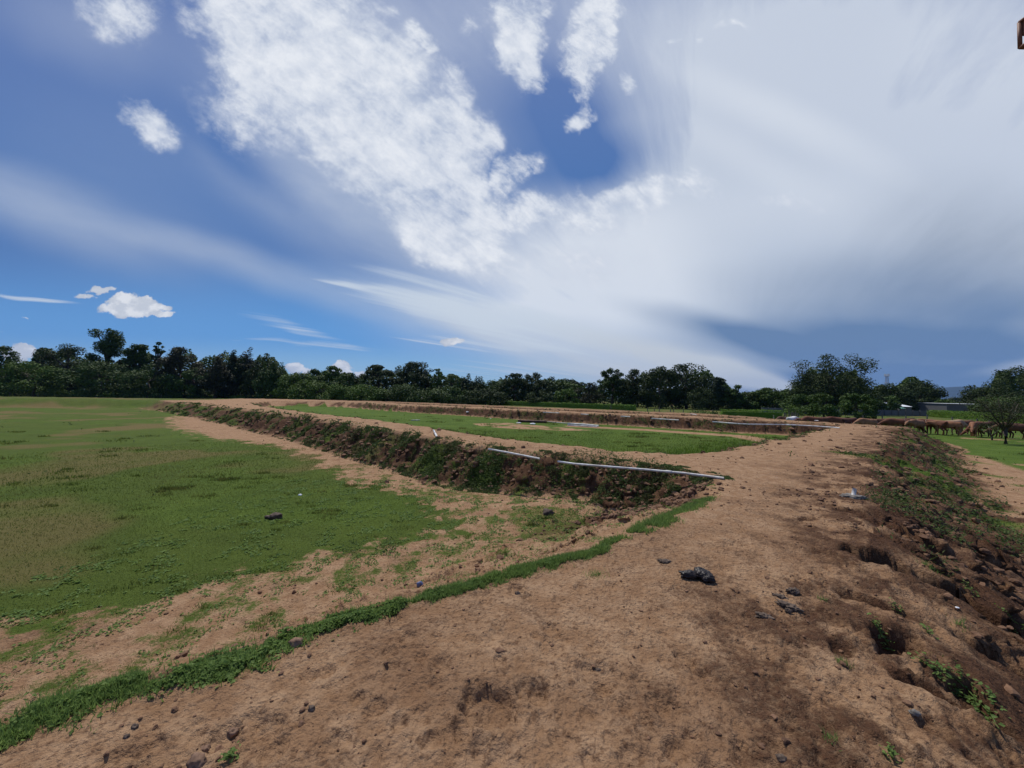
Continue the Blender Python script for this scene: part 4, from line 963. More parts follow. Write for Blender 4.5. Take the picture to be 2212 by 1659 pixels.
# ------------------------------------------------------------------ fences
M_POST = simple('weathered_post', (0.10, 0.085, 0.07), (0.22, 0.19, 0.16), 8, 0.9, 0.01)
M_WIRE = simple('fence_wire', (0.18, 0.17, 0.16), (0.25, 0.24, 0.23), 8, 0.6)
def fence(label, posts, wires=(0.35, 0.7, 1.05), pr=0.075):
    t = empty('wire_fence', (at(posts[0][0], posts[0][1]), posts[0][1], 0)); o0 = t.location.copy(); r = random.Random(int(posts[0][0]))
    tops = []
    for px, Y, h in posts:
        x, y = at(px, Y), Y; l = r.uniform(-0.12, 0.12)
        V, Q = tube([Vector((x, y, -0.15))-o0, Vector((x+l*0.4, y, h*0.5))-o0, Vector((x+l, y, h))-o0], [pr*1.1, pr, pr*0.85], 7)
        new_obj('fence_post', np_mesh('fence_post', V, Q, False), t, M_POST); tops.append((x, y, l, h))
    for wz in wires:
        parts = []
        for (xa, ya, la, ha), (xb, yb, lb, hb) in zip(tops[:-1], tops[1:]):
            a = Vector((xa+la*wz/ha, ya, wz)); b = Vector((xb+lb*wz/hb, yb, wz)); parts.append(tube([a-o0, a.lerp(b, 0.5)-o0-Vector((0, 0, 0.02)), b-o0], 0.006, 4, False))
        V, Q = join(parts); new_obj('wire', np_mesh('wire', V, Q), t, M_WIRE)
    tag(t, label, 'fence', 'wire fences')
fence('sparse wire fence in front of the trees at the far left', [(-20, 112, 1.5), (23, 112, 1.4), (84, 114, 1.3), (208, 115, 1.1), (350, 118, 1.5)])
fence('wire fence along the front of the central hedge', [(982, 138, 1.6), (993, 137, 1.3), (1210, 108, 1.2), (1265, 100, 1.3), (1320, 94, 1.3)])
fence('wire fence of dark uneven posts in front of the biggest dark trees', [(1400, 65, 1.4), (1414, 66, 1.1), (1424, 65, 1.55), (1448, 65, 1.2), (1456, 65, 1.2), (1476, 64, 1.25), (1539, 62, 1.3)])
fence('cluster of close leaning posts right of the bright-topped hedge block', [(1694, 50, 1.35), (1699, 50, 1.2), (1704, 51, 1.6), (1709, 51, 1.35), (1713, 51, 1.4), (1717, 51, 1.3), (1720, 51, 1.45), (1724, 51, 1.3)])
fence('wire fence running behind the row of cattle', [(1756, 50, 1.15), (1809, 50, 1.5), (1863, 50, 1.2), (1906, 50, 1.5), (1956, 50, 1.35), (2002, 49, 1.4), (2056, 47, 1.3), (2110, 45, 1.2), (2134, 44, 1.1), (2250, 42, 1.3)])

# ------------------------------------------------------------------ wall, sheds, tower, hills
def mortar_mat():
    m, nt, b = mat('concrete_sheet'); p = pos(nt); x, y, z = sep(p)
    nz = noise(nt, p, 1.4, 5, 0.6); c = mixc(nt, nz, (0.10, 0.10, 0.105), (0.19, 0.19, 0.19)); nt.links.new(c.s, b.inputs['Base Color']); b.inputs['Roughness'].default_value = 0.9
    return m
M_CONC = mortar_mat()
M_TIN = simple('tin_roof', (0.45, 0.48, 0.52), (0.62, 0.65, 0.68), 2, 0.35)
M_TINW = simple('white_roof', (0.70, 0.73, 0.76), (0.82, 0.84, 0.86), 2, 0.4)
M_TING = simple('green_roof', (0.12, 0.33, 0.25), (0.18, 0.42, 0.32), 2, 0.5)
def corrugated(x0, x1, y0, z0, y1, z1, n, amp=0.03, th=0.02):
    """ridged sheet between two eaves"""
    V = []; 
    for i in range(n*2+1):
        x = x0+(x1-x0)*i/(n*2); o = amp*(i % 2)
        V += [(x, y0, z0+o), (x, y1, z1+o), (x, y0, z0+o-th), (x, y1, z1+o-th)]
    Q = []
    for i in range(n*2):
        a = i*4; b = a+4; Q += [(a, b, b+1, a+1), (a+2, a+3, b+3, b+2), (a, a+2, b+2, b), (a+1, b+1, b+3, a+3)]
    Q += [(0, 1, 3, 2), (n*8, n*8+2, n*8+3, n*8+1)]
    return np.array(V, float), np.array(Q)
def wall():
    t = empty('panel_wall', (at(1830, 88), 88, 0)); o = t.location; parts = []; posts = []
    xs = np.linspace(at(1640, 90), at(2018, 86), 26)
    for a, b in zip(xs[:-1], xs[1:]):
        y = 89 - (a-xs[0])/(xs[-1]-xs[0])*3; V, Q = box(a+0.07-o.x, b-0.07-o.x, y-0.03-o.y, y+0.03-o.y, -0.1, 1.32); parts.append((V, Q))
        V, Q = box(a-0.07-o.x, a+0.068-o.x, y-0.08-o.y, y+0.08-o.y, -0.1, 1.45); posts.append((V, Q))
    V, Q = join(parts); new_obj('panels', np_mesh('panels', V, Q), t, M_CONC); 
    for V, Q in posts: new_obj('wall_post', np_mesh('wall_post', V, Q), t, M_CONC)
    tag(t, 'low grey panel wall at the back of the pasture behind the cattle', 'wall')
wall()
def shed(name, label, px0, px1, Y, zf, zb, depth, mroof, mwall, open_front=True, n=14, lean=False):
    x0, x1 = at(px0, Y), at(px1, Y); cx = (x0+x1)/2; w = (x1-x0)/2; t = empty(name, (cx, Y+depth/2, 0))
    V, Q = corrugated(-w, w, -depth/2, zf, depth/2, zb, n); new_obj('roof', np_mesh('roof', V, Q), t, mroof)
    if open_front:
        for sx in (-1, -0.33, 0.33, 1):
            for y, z in ((-depth/2+0.15, zf), (depth/2-0.15, zb)):
                V, Q = tube([(sx*(w-0.2), y, -0.1), (sx*(w-0.2), y, z-0.05)], 0.07, 6); new_obj('roof_post', np_mesh('roof_post', V, Q), t, M_POST)
        V, Q = box(-w+0.2, w-0.2, depth/2-0.3, depth/2-0.2, 0, 0.9); new_obj('wall', np_mesh('wall', V, Q), t, mwall)
    else:
        zs = min(zf, zb)-0.03
        parts = [box(-w+0.15, w-0.15, -depth/2+0.2, -depth/2+0.3, -0.1, zf-0.03), box(-w+0.15, w-0.15, depth/2-0.3, depth/2-0.2, -0.1, zb-0.03), box(-w+0.15, -w+0.25, -depth/2+0.303, depth/2-0.303, -0.1, zs), box(w-0.25, w-0.15, -depth/2+0.303, depth/2-0.303, -0.1, zs)]
        V, Q = join(parts); new_obj('wall', np_mesh('wall', V, Q), t, mwall)
        V, Q = box(-0.5, 0.5, -depth/2+0.16, -depth/2+0.197, 0, 1.95); new_obj('door', np_mesh('door', V, Q), t, M_POST)
    tag(t, label, 'shed'); return t
shed('open_shed', 'small open shed with a pale tin roof behind the left hedge', 904, 938, 152, 1.7, 2.9, 5.0, M_TIN, M_POST)
shed('house', 'low house with a bright white tin roof among the right trees', 1943, 1972, 96, 2.15, 3.2, 5.0, M_TINW, M_CONC, False)
shed('open_shed', 'lean-to with a green roof edge left of the white-roofed house', 1927, 1958, 92, 1.75, 2.15, 2.5, M_TING, M_CONC)
shed('long_shed', 'long dark grey shed behind the right hedge', 2046, 2130, 94, 3.15, 3.3, 7.0, M_TIN, M_CONC, False, 30)
def tower():
    Y = 380; t = empty('lattice_tower', (at(1917, Y), Y, 0)); H = zat(1917, 812, Y); p = []
    M = simple('tower_steel', (0.30, 0.27, 0.30), (0.42, 0.38, 0.40), 3, 0.5)
    def w(z): return 1.9 - 1.25*z/H
    c = [(-1, -1), (1, -1), (1, 1), (-1, 1)]; lv = np.linspace(0, H, 15)
    for sx, sy in c:
        V, Q = tube([(sx*w(0), sy*w(0), 0), (sx*w(H), sy*w(H), H)], 0.16, 5); new_obj('leg', np_mesh('leg', V, Q), t, M)
    for a, b in zip(lv[:-1], lv[1:]):
        for k in range(4):
            A = c[k]; B = c[(k+1) % 4]; p.append(tube([(A[0]*w(a), A[1]*w(a), a), (B[0]*w(b), B[1]*w(b), b)], 0.08, 4)); p.append(tube([(A[0]*w(b), A[1]*w(b), b), (B[0]*w(b), B[1]*w(b), b)], 0.08, 4))
    V, Q = join(p); new_obj('bracing', np_mesh('bracing', V, Q), t, M)
    for z in (H-0.4, H-7.5):
        V, Q = box(-1.7, 1.7, -1.7, 1.7, z, z+0.25); new_obj('platform', np_mesh('platform', V, Q), t, M)
    for k in range(6):
        a = k*math.pi/3; V, Q = box(math.cos(a)*1.7-0.2, math.cos(a)*1.7+0.2, math.sin(a)*1.7-0.2, math.sin(a)*1.7+0.2, H-0.1, H+2.2); new_obj('antenna', np_mesh('antenna', V, Q), t, M_TIN)
    tag(t, 'thin steel lattice tower rising above the trees on the right', 'tower')
tower()
def hills():
    m, nt, b = mat('hill_forest'); nz = noise(nt, pos(nt), 0.004, 6, 0.6); c = mixc(nt, nz, (0.012, 0.026, 0.018), (0.028, 0.044, 0.028)); nt.links.new(c.s, b.inputs['Base Color']); b.inputs['Roughness'].default_value = 1.0
    prof_ = [(1700, 860), (1800, 850), (1850, 843), (1882, 841.5), (1930, 846), (1990, 845), (2020, 838), (2050, 836), (2080, 835.5), (2100, 835), (2130, 840), (2180, 846), (2260, 838), (2400, 845), (2500, 860)]
    px = np.arange(1690, 2520, 3.0); yt = np.interp(px, [a for a, _ in prof_], [b_ for _, b_ in prof_]); Y = 7000.0
    ht = EYE+(857.5+0.0185*(px-CX)-yt)/F*Y + 8*fbm(px*0.05, px*0, 1, 4, 2); rows = [(0.0, 0.0), (0.08, 0.25), (0.3, 0.62), (0.6, 0.9), (1.0, 1.0), (1.5, 0.6), (2.2, 0.0)]
    V = []
    for q, hh in rows:
        yy = Y - 1500*(1-q); x = (px-CX)/F*Y; V.append(np.stack([x, np.full_like(x, yy)+60*fbm(px*0.03, px*0+q*3, 1, 3, 5), hh*ht+(hh > 0)*(hh < 1)*14*fbm(px*0.08, px*0+q*5, 1, 4, 7) - (hh == 0)*20], 1))
    n = len(px); V = np.vstack(V); i = np.arange(len(rows)-1)[:, None]*n; j = np.arange(n-1)[None]
    Q = np.stack([i+j, i+j+1, i+n+j+1, i+n+j], -1).reshape(-1, 4); o = new_obj('hills', np_mesh('hills', V, Q, True), None, m); tag(o, kind='structure')
hills()

# ------------------------------------------------------------------ cattle
def cow_mat():
    m, nt, b = mat('cow_hide'); oi = nt.nodes.new('ShaderNodeObjectInfo'); tc = nt.nodes.new('ShaderNodeTexCoord'); o = N(nt, tc.outputs['Object']); x, y, z = sep(o)
    nz = noise(nt, o, 3.5, 4, 0.6); c = vmath(nt, 'SCALE', N(nt, oi.outputs['Color']), None); c.s.node.inputs['Scale'].default_value = 1.0
    nt.links.new((sstep(nz, 0.3, 0.7)*0.5+0.72).s, c.s.node.inputs['Scale']); nt.links.new(c.s, b.inputs['Base Color']); b.inputs['Roughness'].default_value = 0.8; return m
M_COW = cow_mat(); M_HORN = simple('horn', (0.25, 0.22, 0.18), (0.40, 0.36, 0.30), 6, 0.5)
def cow_mesh(step=0.0, head=0.0):
    vs = []; es = []
    def v(x, y, z, r, r2=None, p=None):
        vs.append((x, y, z, r, r2 or r)); 
        if p is not None: es.append((p, len(vs)-1))
        return len(vs)-1
    pel = v(-0.62, 0, 1.12, 0.26, 0.30)
    bel = v(-0.20, 0, 1.02, 0.31, 0.36, pel); mid = v(0.18, 0, 1.02, 0.33, 0.38, bel); che = v(0.52, 0, 1.05, 0.28, 0.37, mid)
    hmp = v(0.52, 0, 1.40, 0.13, 0.13, che)
    nk = v(0.86, 0, 1.14-head*0.15, 0.15, 0.19, che); nk2 = v(1.12, 0, 1.20-head*0.45, 0.11, 0.14, nk); hd = v(1.30, 0, 1.17-head*0.62, 0.11, 0.12, nk2); mz = v(1.50, 0, 0.98-head*0.62, 0.075, 0.075, hd); v(1.60, 0, 0.89-head*0.62, 0.06, 0.055, mz)
    for s in (-1, 1):
        e = v(1.24, s*0.14, 1.20-head*0.6, 0.035, 0.035, hd); v(1.20, s*0.27, 1.14-head*0.6, 0.03, 0.02, e)
        st = step*s
        sh = v(0.52, s*0.16, 0.82, 0.12, 0.12, che); kn = v(0.54+0.16*st, s*0.16, 0.45, 0.065, 0.065, sh); pa = v(0.53+0.20*st-0.05*abs(st), s*0.16, 0.14, 0.042, 0.042, kn); v(0.56+0.22*st-0.05*abs(st), s*0.16, 0.03, 0.055, 0.05, pa)
        th = v(-0.64, s*0.17, 0.86, 0.15, 0.16, pel); kn = v(-0.56-0.14*st, s*0.17, 0.62, 0.09, 0.10, th); hk = v(-0.76-0.20*st, s*0.16, 0.42, 0.055, 0.055, kn); pa = v(-0.72-0.22*st, s*0.16, 0.14, 0.042, 0.042, hk); v(-0.69-0.22*st, s*0.16, 0.03, 0.055, 0.05, pa)
    rp = v(-0.86, 0, 1.20, 0.11, 0.12, pel); t1 = v(-0.95, 0, 1.05, 0.03, 0.03, rp); t2 = v(-0.97, 0, 0.70, 0.022, 0.022, t1); v(-0.96, 0, 0.45, 0.045, 0.045, t2)
    me = bpy.data.meshes.new('body'); me.from_pydata([a[:3] for a in vs], es, [])
    o = bpy.data.objects.new('tmp', me); COL.objects.link(o)
    md = o.modifiers.new('skin', 'SKIN'); 
    if not me.skin_vertices: 
        bpy.context.view_layer.objects.active = o
    sk = me.skin_vertices[0].data
    for i, a in enumerate(vs): sk[i].radius = (a[3], a[4]); sk[i].use_root = (i == 0)
    sb = o.modifiers.new('sub', 'SUBSURF'); sb.levels = 2; sb.render_levels = 2
    dg = bpy.context.evaluated_depsgraph_get(); ev = o.evaluated_get(dg); out = bpy.data.meshes.new_from_object(ev); out.name = 'body'
    bpy.data.objects.remove(o); 
    for p in out.polygons: p.use_smooth = True
    out.materials.clear(); out.materials.append(M_COW); return out
def horns(head):
    return [np_mesh('horn', *tube([(1.27, s*0.07, 1.27-head*0.62), (1.26, s*0.17, 1.34-head*0.62), (1.30, s*0.20, 1.44-head*0.62)], [0.024, 0.018, 0.005], 6), True) for s in (-1, 1)]
COW = []
for st, hd in ((0.0, 0.1), (0.9, 0.7), (-0.8, 1.3)):
    hm = horns(hd); [h_.materials.append(M_HORN) for h_ in hm]; COW.append((cow_mesh(st, hd), hm[0], hm[1]))
RED = (0.19, 0.070, 0.032, 1); DRED = (0.105, 0.040, 0.022, 1); TAN = (0.36, 0.20, 0.11, 1); CREAM = (0.50, 0.38, 0.27, 1); WHITE = (0.72, 0.70, 0.66, 1); BROWN = (0.14, 0.062, 0.032, 1)
COWS = [  # px, Y, heading deg, mesh, colour, label
 (1693, 37.5, 170, 1, DRED, 'dark red cow, leftmost of the herd, next to the hedge block'),
 (1711, 37.0, 5, 0, WHITE, 'white cow near the left end of the herd, only its back showing'),
 (1733, 36.5, 8, 1, RED, 'red cow directly right of the white cow'),
 (1754, 36.0, 185, 2, RED, 'red cow with lowered head, second right of the white cow'),
 (1782, 36.0, 10, 1, BROWN, 'brown cow showing only its back, below the small paddock tree'),
 (1806, 35.8, 175, 0, RED, 'red-brown cow behind the pipe, left of the second fence post'),
 (1836, 35.6, 5, 2, DRED, 'dark red cow just left of the pale tan-backed cow'),
 (1872, 35.0, 178, 1, TAN, 'pale tan-backed cow behind the long white pipe'),
 (1916, 35.2, 5, 0, BROWN, 'brown cow right of the pale tan-backed cow, behind the pipe end'),
 (1936, 34.6, 185, 1, RED, 'red cow behind the high point of the bank'),
 (1958, 34.8, 10, 2, DRED, 'dark red cow left of the tan pale-rumped cow'),
 (1979, 34.0, 182, 0, (0.34, 0.19, 0.11, 1), 'tan cow with a paler rump at the right shoulder of the bank'),
 (2004, 34.6, 150, 1, RED, 'red-brown cow right of the tan pale-rumped cow, legs partly showing'),
 (2020, 33.8, 120, 0, RED, 'reddish cow left of the cow seen from behind'),
 (2043, 33.2, 100, 0, (0.34, 0.17, 0.085, 1), 'light brown cow seen from behind, tallest in the herd'),
 (2062, 34.2, 35, 1, CREAM, 'pale cream cow walking right of the cow seen from behind'),
 (2084, 35.0, 10, 2, BROWN, 'brown cow half hidden behind the pale cream cow'),
 (2103, 32.8, 178, 1, (0.32, 0.15, 0.075, 1), 'light red cow in full side view left of the sapling'),
 (2128, 32.6, 183, 2, RED, 'dark rust cow walking just above the sapling'),
 (2156, 32.0, 170, 0, DRED, 'dark cow hidden behind the spindly young tree'),
 (2188, 30.8, 172, 1, BROWN, 'brown cow striding at the right edge past the young tree'),
]
for px, Y, hd, k, c, lb in COWS:
    hd += [0, 22, -18, 35, -30, 12][int(px) % 6]; c = (c[0]*0.74, c[1]*0.62, c[2]*0.52, 1) if c != WHITE else c
    t = empty('cow', (at(px, Y), Y, 0), math.radians(hd)); s = [1.0, 0.93, 1.04, 0.97][int(px) % 4]; t.scale = (s, s, s)
    x, y = t.location.x, t.location.y; t.location.z = float(ground_z(np.array([x]), np.array([y]))[0])
    for nm, me in (('body', COW[k][0]), ('horn', COW[k][1]), ('horn', COW[k][2])):
        o = bpy.data.objects.new(nm, me); COL.objects.link(o); o.parent = t; o.color = c
    tag(t, lb, 'cow', 'cattle herd beyond the bank')

# ------------------------------------------------------------------ pipes and litter
M_PVC = simple('white_pvc', (0.42, 0.39, 0.35), (0.74, 0.74, 0.73), 5, 0.45)
M_DARKP = simple('rusty_pipe', (0.035, 0.02, 0.015), (0.10, 0.05, 0.035), 2, 0.7, 0.01)
def p3(px, py, z):
    d = ray(px, py); t = (z-EYE)/d[2]; return Vector((d[0]*t, d[1]*t, z))
def pipe(label, pts, rad, m=M_PVC, group='white plastic pipes', collar=True, nm='pipe', cat='pipe', hollow=True):
    o0 = pts[0]; t = empty(nm, o0); P = [p-o0 for p in pts]
    # densify into a gentle sag
    Pd = []
    for a, b in zip(P[:-1], P[1:]):
        k = max(2, int((b-a).length/0.6))
        for i in range(k): Pd.append(a.lerp(b, i/k))
    Pd.append(P[-1]); V, Q = tube(Pd, rad, 12, caps=False)
    # inner bore at both ends
    d0 = (Pd[1]-Pd[0]).normalized(); d1 = (Pd[-2]-Pd[-1]).normalized()
    V2, Q2 = tube([Pd[0], Pd[0]+d0*rad*2.5], [rad*0.86, rad*0.86], 12); V3, Q3 = tube([Pd[-1]+d1*rad*2.5, Pd[-1]], [rad*0.86, rad*0.86], 12)
    ring = []
    for (Vo, base, Vi, bi) in ((V, 0, V2, 0), (V, len(V)-12, V3, 12)):
        pass
    VV, QQ = join([(V, Q), (V2, Q2[:12]), (V3, Q3[:12])]); n1 = len(V); n2 = n1+len(V2)
    R = [(k, (k+1) % 12, n1+(k+1) % 12, n1+k) for k in range(12)] + [(n1-12+k, n2+12+k, n2+12+(k+1) % 12, n1-12+(k+1) % 12) for k in range(12)]
    QQ = np.vstack([QQ, np.array(R)])
    new_obj('tube', np_mesh('tube', VV, QQ, True), t, m)
    if collar and len(Pd) > 5:
        k = len(Pd)*2//3; a = Pd[k]; b = Pd[k+1]; d = (b-a).normalized(); V, Q = tube([a, a+d*0.02, a+d*0.13, a+d*0.15], [rad*1.0, rad*1.25, rad*1.25, rad*1.0], 12); new_obj('coupling', np_mesh('coupling', V, Q, True), t, m)
    tag(t, label, cat, group); return t
def g3(px, py, up=0.03): 
    h = hit(px, py); return Vector((h.x, h.y, h.z+up))
pipe('long white pipe bridging the collapsed edge of the near bank', [p3(1205, 997, 1.17), p3(1240, 1002, 1.16), p3(1300, 1007, 1.18), p3(1400, 1015, 1.20), p3(1475, 1022, 1.23), p3(1564, 1033, 1.25)], 0.026)
pipe('thinner half-buried white pipe left of the long near pipe', [p3(1055, 970, 1.27), p3(1100, 978, 1.25), p3(1166, 991, 1.20)], 0.026)
pipe('short white pipe stub with a dark foot on the near bank crest', [g3(944, 946, 0.04), g3(936.5, 935.5, 0.12)], 0.038, collar=False)
BZ = 1.52
pipe('longest white pipe lying along the crest beyond the middle pond', [p3(1539, 911, BZ), p3(1589, 915, BZ), p3(1618, 916.6, BZ-0.02), p3(1700, 917.5, BZ-0.08), p3(1751, 920, BZ-0.08), p3(1814, 924.5, BZ-0.10)], 0.036)
pipe('white pipe on the far crest, left of the longest one', [p3(1407, 904, BZ), p3(1466, 907.5, BZ)], 0.036)
pipe('white pipe piece on the far crest behind the twin grass pipes', [p3(1173, 890.5, BZ), p3(1208, 892, BZ)], 0.036)
pipe('short white pipe piece between two others on the far crest', [p3(1255, 894.5, BZ), p3(1271, 895.3, BZ)], 0.036)
pipe('faint white pipe piece in the middle of the far crest', [p3(1341, 899.3, BZ), p3(1361, 900.2, BZ)], 0.036)
pipe('long white pipe in front of the tan-backed cow', [g3(1857, 912.8, 0.05), g3(1900, 913, 0.05), g3(1947, 915, 0.05)], 0.035)
pipe('white pipe piece near the right corner of the far pond', [g3(1813, 911.3, 0.06), g3(1834, 912.0, 0.06)], 0.035)
pipe('short white pipe at the dug edge below the cattle', [g3(1920, 917.4, 0.05), g3(1947, 919.6, 0.05)], 0.035)
pipe('tiny white pipe piece below the paddock trees', [p3(1759, 908.4, 1.5), p3(1768, 908.8, 1.5)], 0.035)
pipe('white pipe tip on the bank before the posts', [p3(1491, 894, 1.5), p3(1505, 895.8, 1.5)], 0.04)
pipe('short white pipe alone on the middle pond turf', [g3(888, 908.8, 0.04), g3(907, 908.4, 0.04)], 0.045, collar=False)
pipe('slim white pipe running from the rusty pipe to the broad one', [g3(1183, 912, 0.05), g3(1230, 916, 0.05)], 0.035)
pipe('broad white pipe with a swollen end on the middle pond turf', [g3(1227, 917.5, 0.09), g3(1262, 919.5, 0.09), g3(1293, 921.5, 0.06)], 0.075)
pipe('second white pipe lying against the broad one', [g3(1226, 919.8, 0.06), g3(1290, 923.2, 0.05)], 0.045)
pipe('rusty dark brown pipe lying on the middle pond turf', [g3(1119, 912.2, 0.11), g3(1181, 914.0, 0.11)], 0.12, M_DARKP, None, False)
pipe('leaning white stake on the far crest', [p3(1120, 887, 1.38), p3(1117, 880.5, 1.75)], 0.03, collar=False, group='white stakes', nm='stake', cat='stake')
pipe('upright white stake right of the leaning one', [p3(1139, 886.5, 1.38), p3(1139, 883, 1.62)], 0.03, collar=False, group='white stakes', nm='stake', cat='stake')
pipe('white stake in front of the hedge block', [Vector((at(1672, 38), 38, -0.05)), Vector((at(1671, 38), 38, zat(1671, 896.5, 38)))], 0.05, collar=False, group='white stakes', nm='stake', cat='stake')

def lump_mesh(parts, seed=0, rough=0.25, sub=4, wr=0.0):
    """joined, noise-shaped stone/dung bodies (cx,cy,cz,rx,ry,rz,rot)"""
    from mathutils import noise as mn_
    out = []
    for k, (cx, cy, cz, rx, ry, rz, rot) in enumerate(parts):
        bm = bmesh.new(); bmesh.ops.create_icosphere(bm, subdivisions=sub, radius=1.0)
        V = []
        for v in bm.verts:
            c = v.co.copy(); n = mn_.fractal(c*1.6+Vector((seed*3.1+k, 0, 0)), 0.7, 2.0, 4); q = 1+rough*n
            if wr: q += wr*math.sin(c.x*15+3*mn_.noise(c*3))*0.5
            c = c*q; x, y = c.x*rx, c.y*ry; V.append((cx+x*math.cos(rot)-y*math.sin(rot), cy+x*math.sin(rot)+y*math.cos(rot), cz+c.z*rz))
        Fq = np.array([[w.index for w in f.verts] for f in bm.faces]); bm.free(); out.append((np.array(V), Fq))
    return join(out)
def lump(name, label, cat, px, py, w, hgt, m, seed=0, group=None, parts=None, rough=0.25, wr=0.0, rot=0.0, sub=3, up=0.0):
    h = hit(px, py)
    if parts is None: parts = [(0, 0, hgt*0.10, w/2, w/2*0.75, hgt/2, rot)]
    V, Q = lump_mesh(parts, seed, rough, sub, wr); me = np_mesh(name, V, Q, True); o = new_obj(name, me, None, m); o.location = (h.x, h.y, h.z+up); tag(o, label, cat, group); return o
M_DUNG = simple('wet_dung', (0.010, 0.008, 0.008), (0.030, 0.022, 0.020), 30, 0.42, 0.006)
M_DRYD = simple('dry_dung', (0.050, 0.034, 0.025), (0.18, 0.130, 0.095), 22, 0.85, 0.008)
M_STONE = simple('dark_stone', (0.050, 0.034, 0.026), (0.13, 0.092, 0.070), 18, 0.8, 0.008)
M_EARTH = simple('earth_lump', (0.13, 0.075, 0.048), (0.30, 0.19, 0.125), 14, 0.95, 0.01)
M_CEM = simple('cement', (0.11, 0.10, 0.088), (0.23, 0.205, 0.18), 20, 0.9, 0.01)
lump('cow_dung', 'fresh glossy black cow dung heap on the dirt bank', 'cow dung', 1512, 1252, 0.2, 0.08, M_DUNG, 1, None,
     [(-0.08, 0.030, 0.028, 0.090, 0.045, 0.032, -0.1), (0.035, 0.060, 0.034, 0.060, 0.055, 0.040, 0.3), (0.055, -0.030, 0.030, 0.058, 0.050, 0.035, 0.2), (0.02, 0.01, 0.045, 0.06, 0.05, 0.035, 0), (0.085, 0.045, 0.028, 0.04, 0.05, 0.03, 0)], 0.22, 0.14, sub=4)
for px, py, w, hh, rot, lb in ((1712, 1281, 0.105, 0.05, 0.2, 'dry split piece of dung, uppermost of the broken cluster'), (1684, 1292, 0.10, 0.035, -0.6, 'dark flaky piece at the left of the broken dung cluster'), (1700, 1311, 0.15, 0.04, -0.7, 'largest slab of the broken dung cluster'),
                              (1648, 1334, 0.11, 0.035, -0.5, 'separate slanting flake of dung left below the cluster'), (1702, 1322, 0.05, 0.03, 0.0, 'small dark crumb at the foot of the dung cluster'), (1434, 1213, 0.12, 0.025, 0.1, 'pale curled crust of dried dung above the glossy black heap')):
    lump('dried_dung', lb, 'dried dung', px, py, w, hh, M_DRYD, int(px), 'pieces of dried dung', [(0, 0, hh*0.3, w/2, w/4.2, hh/2, rot), (w*0.1, -w*0.16, hh*0.25, w/2.6, w/7, hh/2.6, rot+0.15)], 0.45, 0.25, sub=4)
lump('stone', 'dark rounded lump on the scattered weeds beyond the verge', 'stone', 1184, 1109, 0.26, 0.17, M_STONE, 3, None, None, 0.4)
lump('cow_dung', 'black dung lump lying on the open turf', 'cow dung', 592, 1120, 0.27, 0.13, M_STONE, 5, None, [(0.03, 0, 0.05, 0.14, 0.09, 0.075, 0.1), (-0.14, 0, 0.03, 0.07, 0.05, 0.04, 0)], 0.3)
lump('shell', 'tiny pale white and brown scrap on the open turf', 'scrap', 648, 1070, 0.10, 0.06, M_TINW, 6, None, None, 0.3)
lump('scrap', 'crumpled blue plastic scrap above the weed strip', 'scrap', 906, 1266, 0.06, 0.05, simple('blue_plastic', (0.10, 0.14, 0.30), (0.22, 0.27, 0.45), 30, 0.5), 8, None, [(0, 0, 0.015, 0.03, 0.008, 0.03, 0.5), (0.015, 0.01, 0.012, 0.025, 0.007, 0.02, -0.5)], 0.5)
for px, py, w, lb in ((425, 1648, 0.085, 'largest earth clod at the bottom left edge'), (440, 1622, 0.055, 'earth clod directly behind the largest one'), (504, 1583, 0.055, 'dark angular clod in the lower left foreground'), (673, 1531, 0.04, 'small dark clod below the leafy strip'), (291, 1571, 0.035, 'small round clod at the lower left'), (273, 1592, 0.03, 'small flat clod left of the lower left round one'),
                     (640, 1392, 0.10, 'dark soil block stuck in the weed strip'), (1688, 1640, 0.05, 'brown clod at the bottom right of centre'), (1292, 1449, 0.045, 'pebble-like clod in the centre foreground'), (1118, 1283, 0.05, 'small curled clod below the weed strip')):
    lump('earth_clod', lb, 'clod', px, py, w*0.85, w*0.6, M_EARTH if w > 0.052 else M_DRYD, int(px), 'loose clods on the bank', None, 0.42)
lump('clod', 'pale grey flint-like clod in the lower right soil', 'clod', 3660*0.54, 2855*0.54, 0.045, 0.03, M_CEM, 31, None, None, 0.4)
for px, py, w, lb in ((1121, 914.5, 0.42, 'white scrap beside the left end of the rusty pipe'), (1150.5, 916.8, 0.50, 'flat white scrap in front of the rusty pipe'), (1010, 890.5, 0.38, 'white scrap on the far bank face'), (2010, 922.8, 0.25, 'white scrap at the hooves of the cattle'), (1060, 904.5, 0.16, 'tiny white scrap on the middle pond turf'), (2068, 1313, 0.03, 'tiny white fleck beside the dark pit')):
    lump('scrap', lb, 'scrap', px, py, w, w*0.3, M_TINW, int(px), 'white scraps', None, 0.3, up=w*0.06)
# pipe stub standing in spilled cement
h = hit(1843, 1073); t = empty('cement_foot', h)
V, Q = lump_mesh([(0, 0, 0.0, 0.20, 0.13, 0.035, 0.1), (0.06, -0.05, 0.01, 0.10, 0.06, 0.03, 0.2), (-0.10, 0.03, 0.01, 0.07, 0.06, 0.03, 0)], 4, 0.35, 4); new_obj('cement', np_mesh('cement', V, Q, True), t, M_CEM); tag(t, 'flat grey spill of dried cement round the standing stub', 'cement')
pipe('short white pipe stub standing in the grey cement on the bank', [h+Vector((0.0, 0.0, 0.0)), h+Vector((0.055, 0.03, 0.13))], 0.03, collar=False)

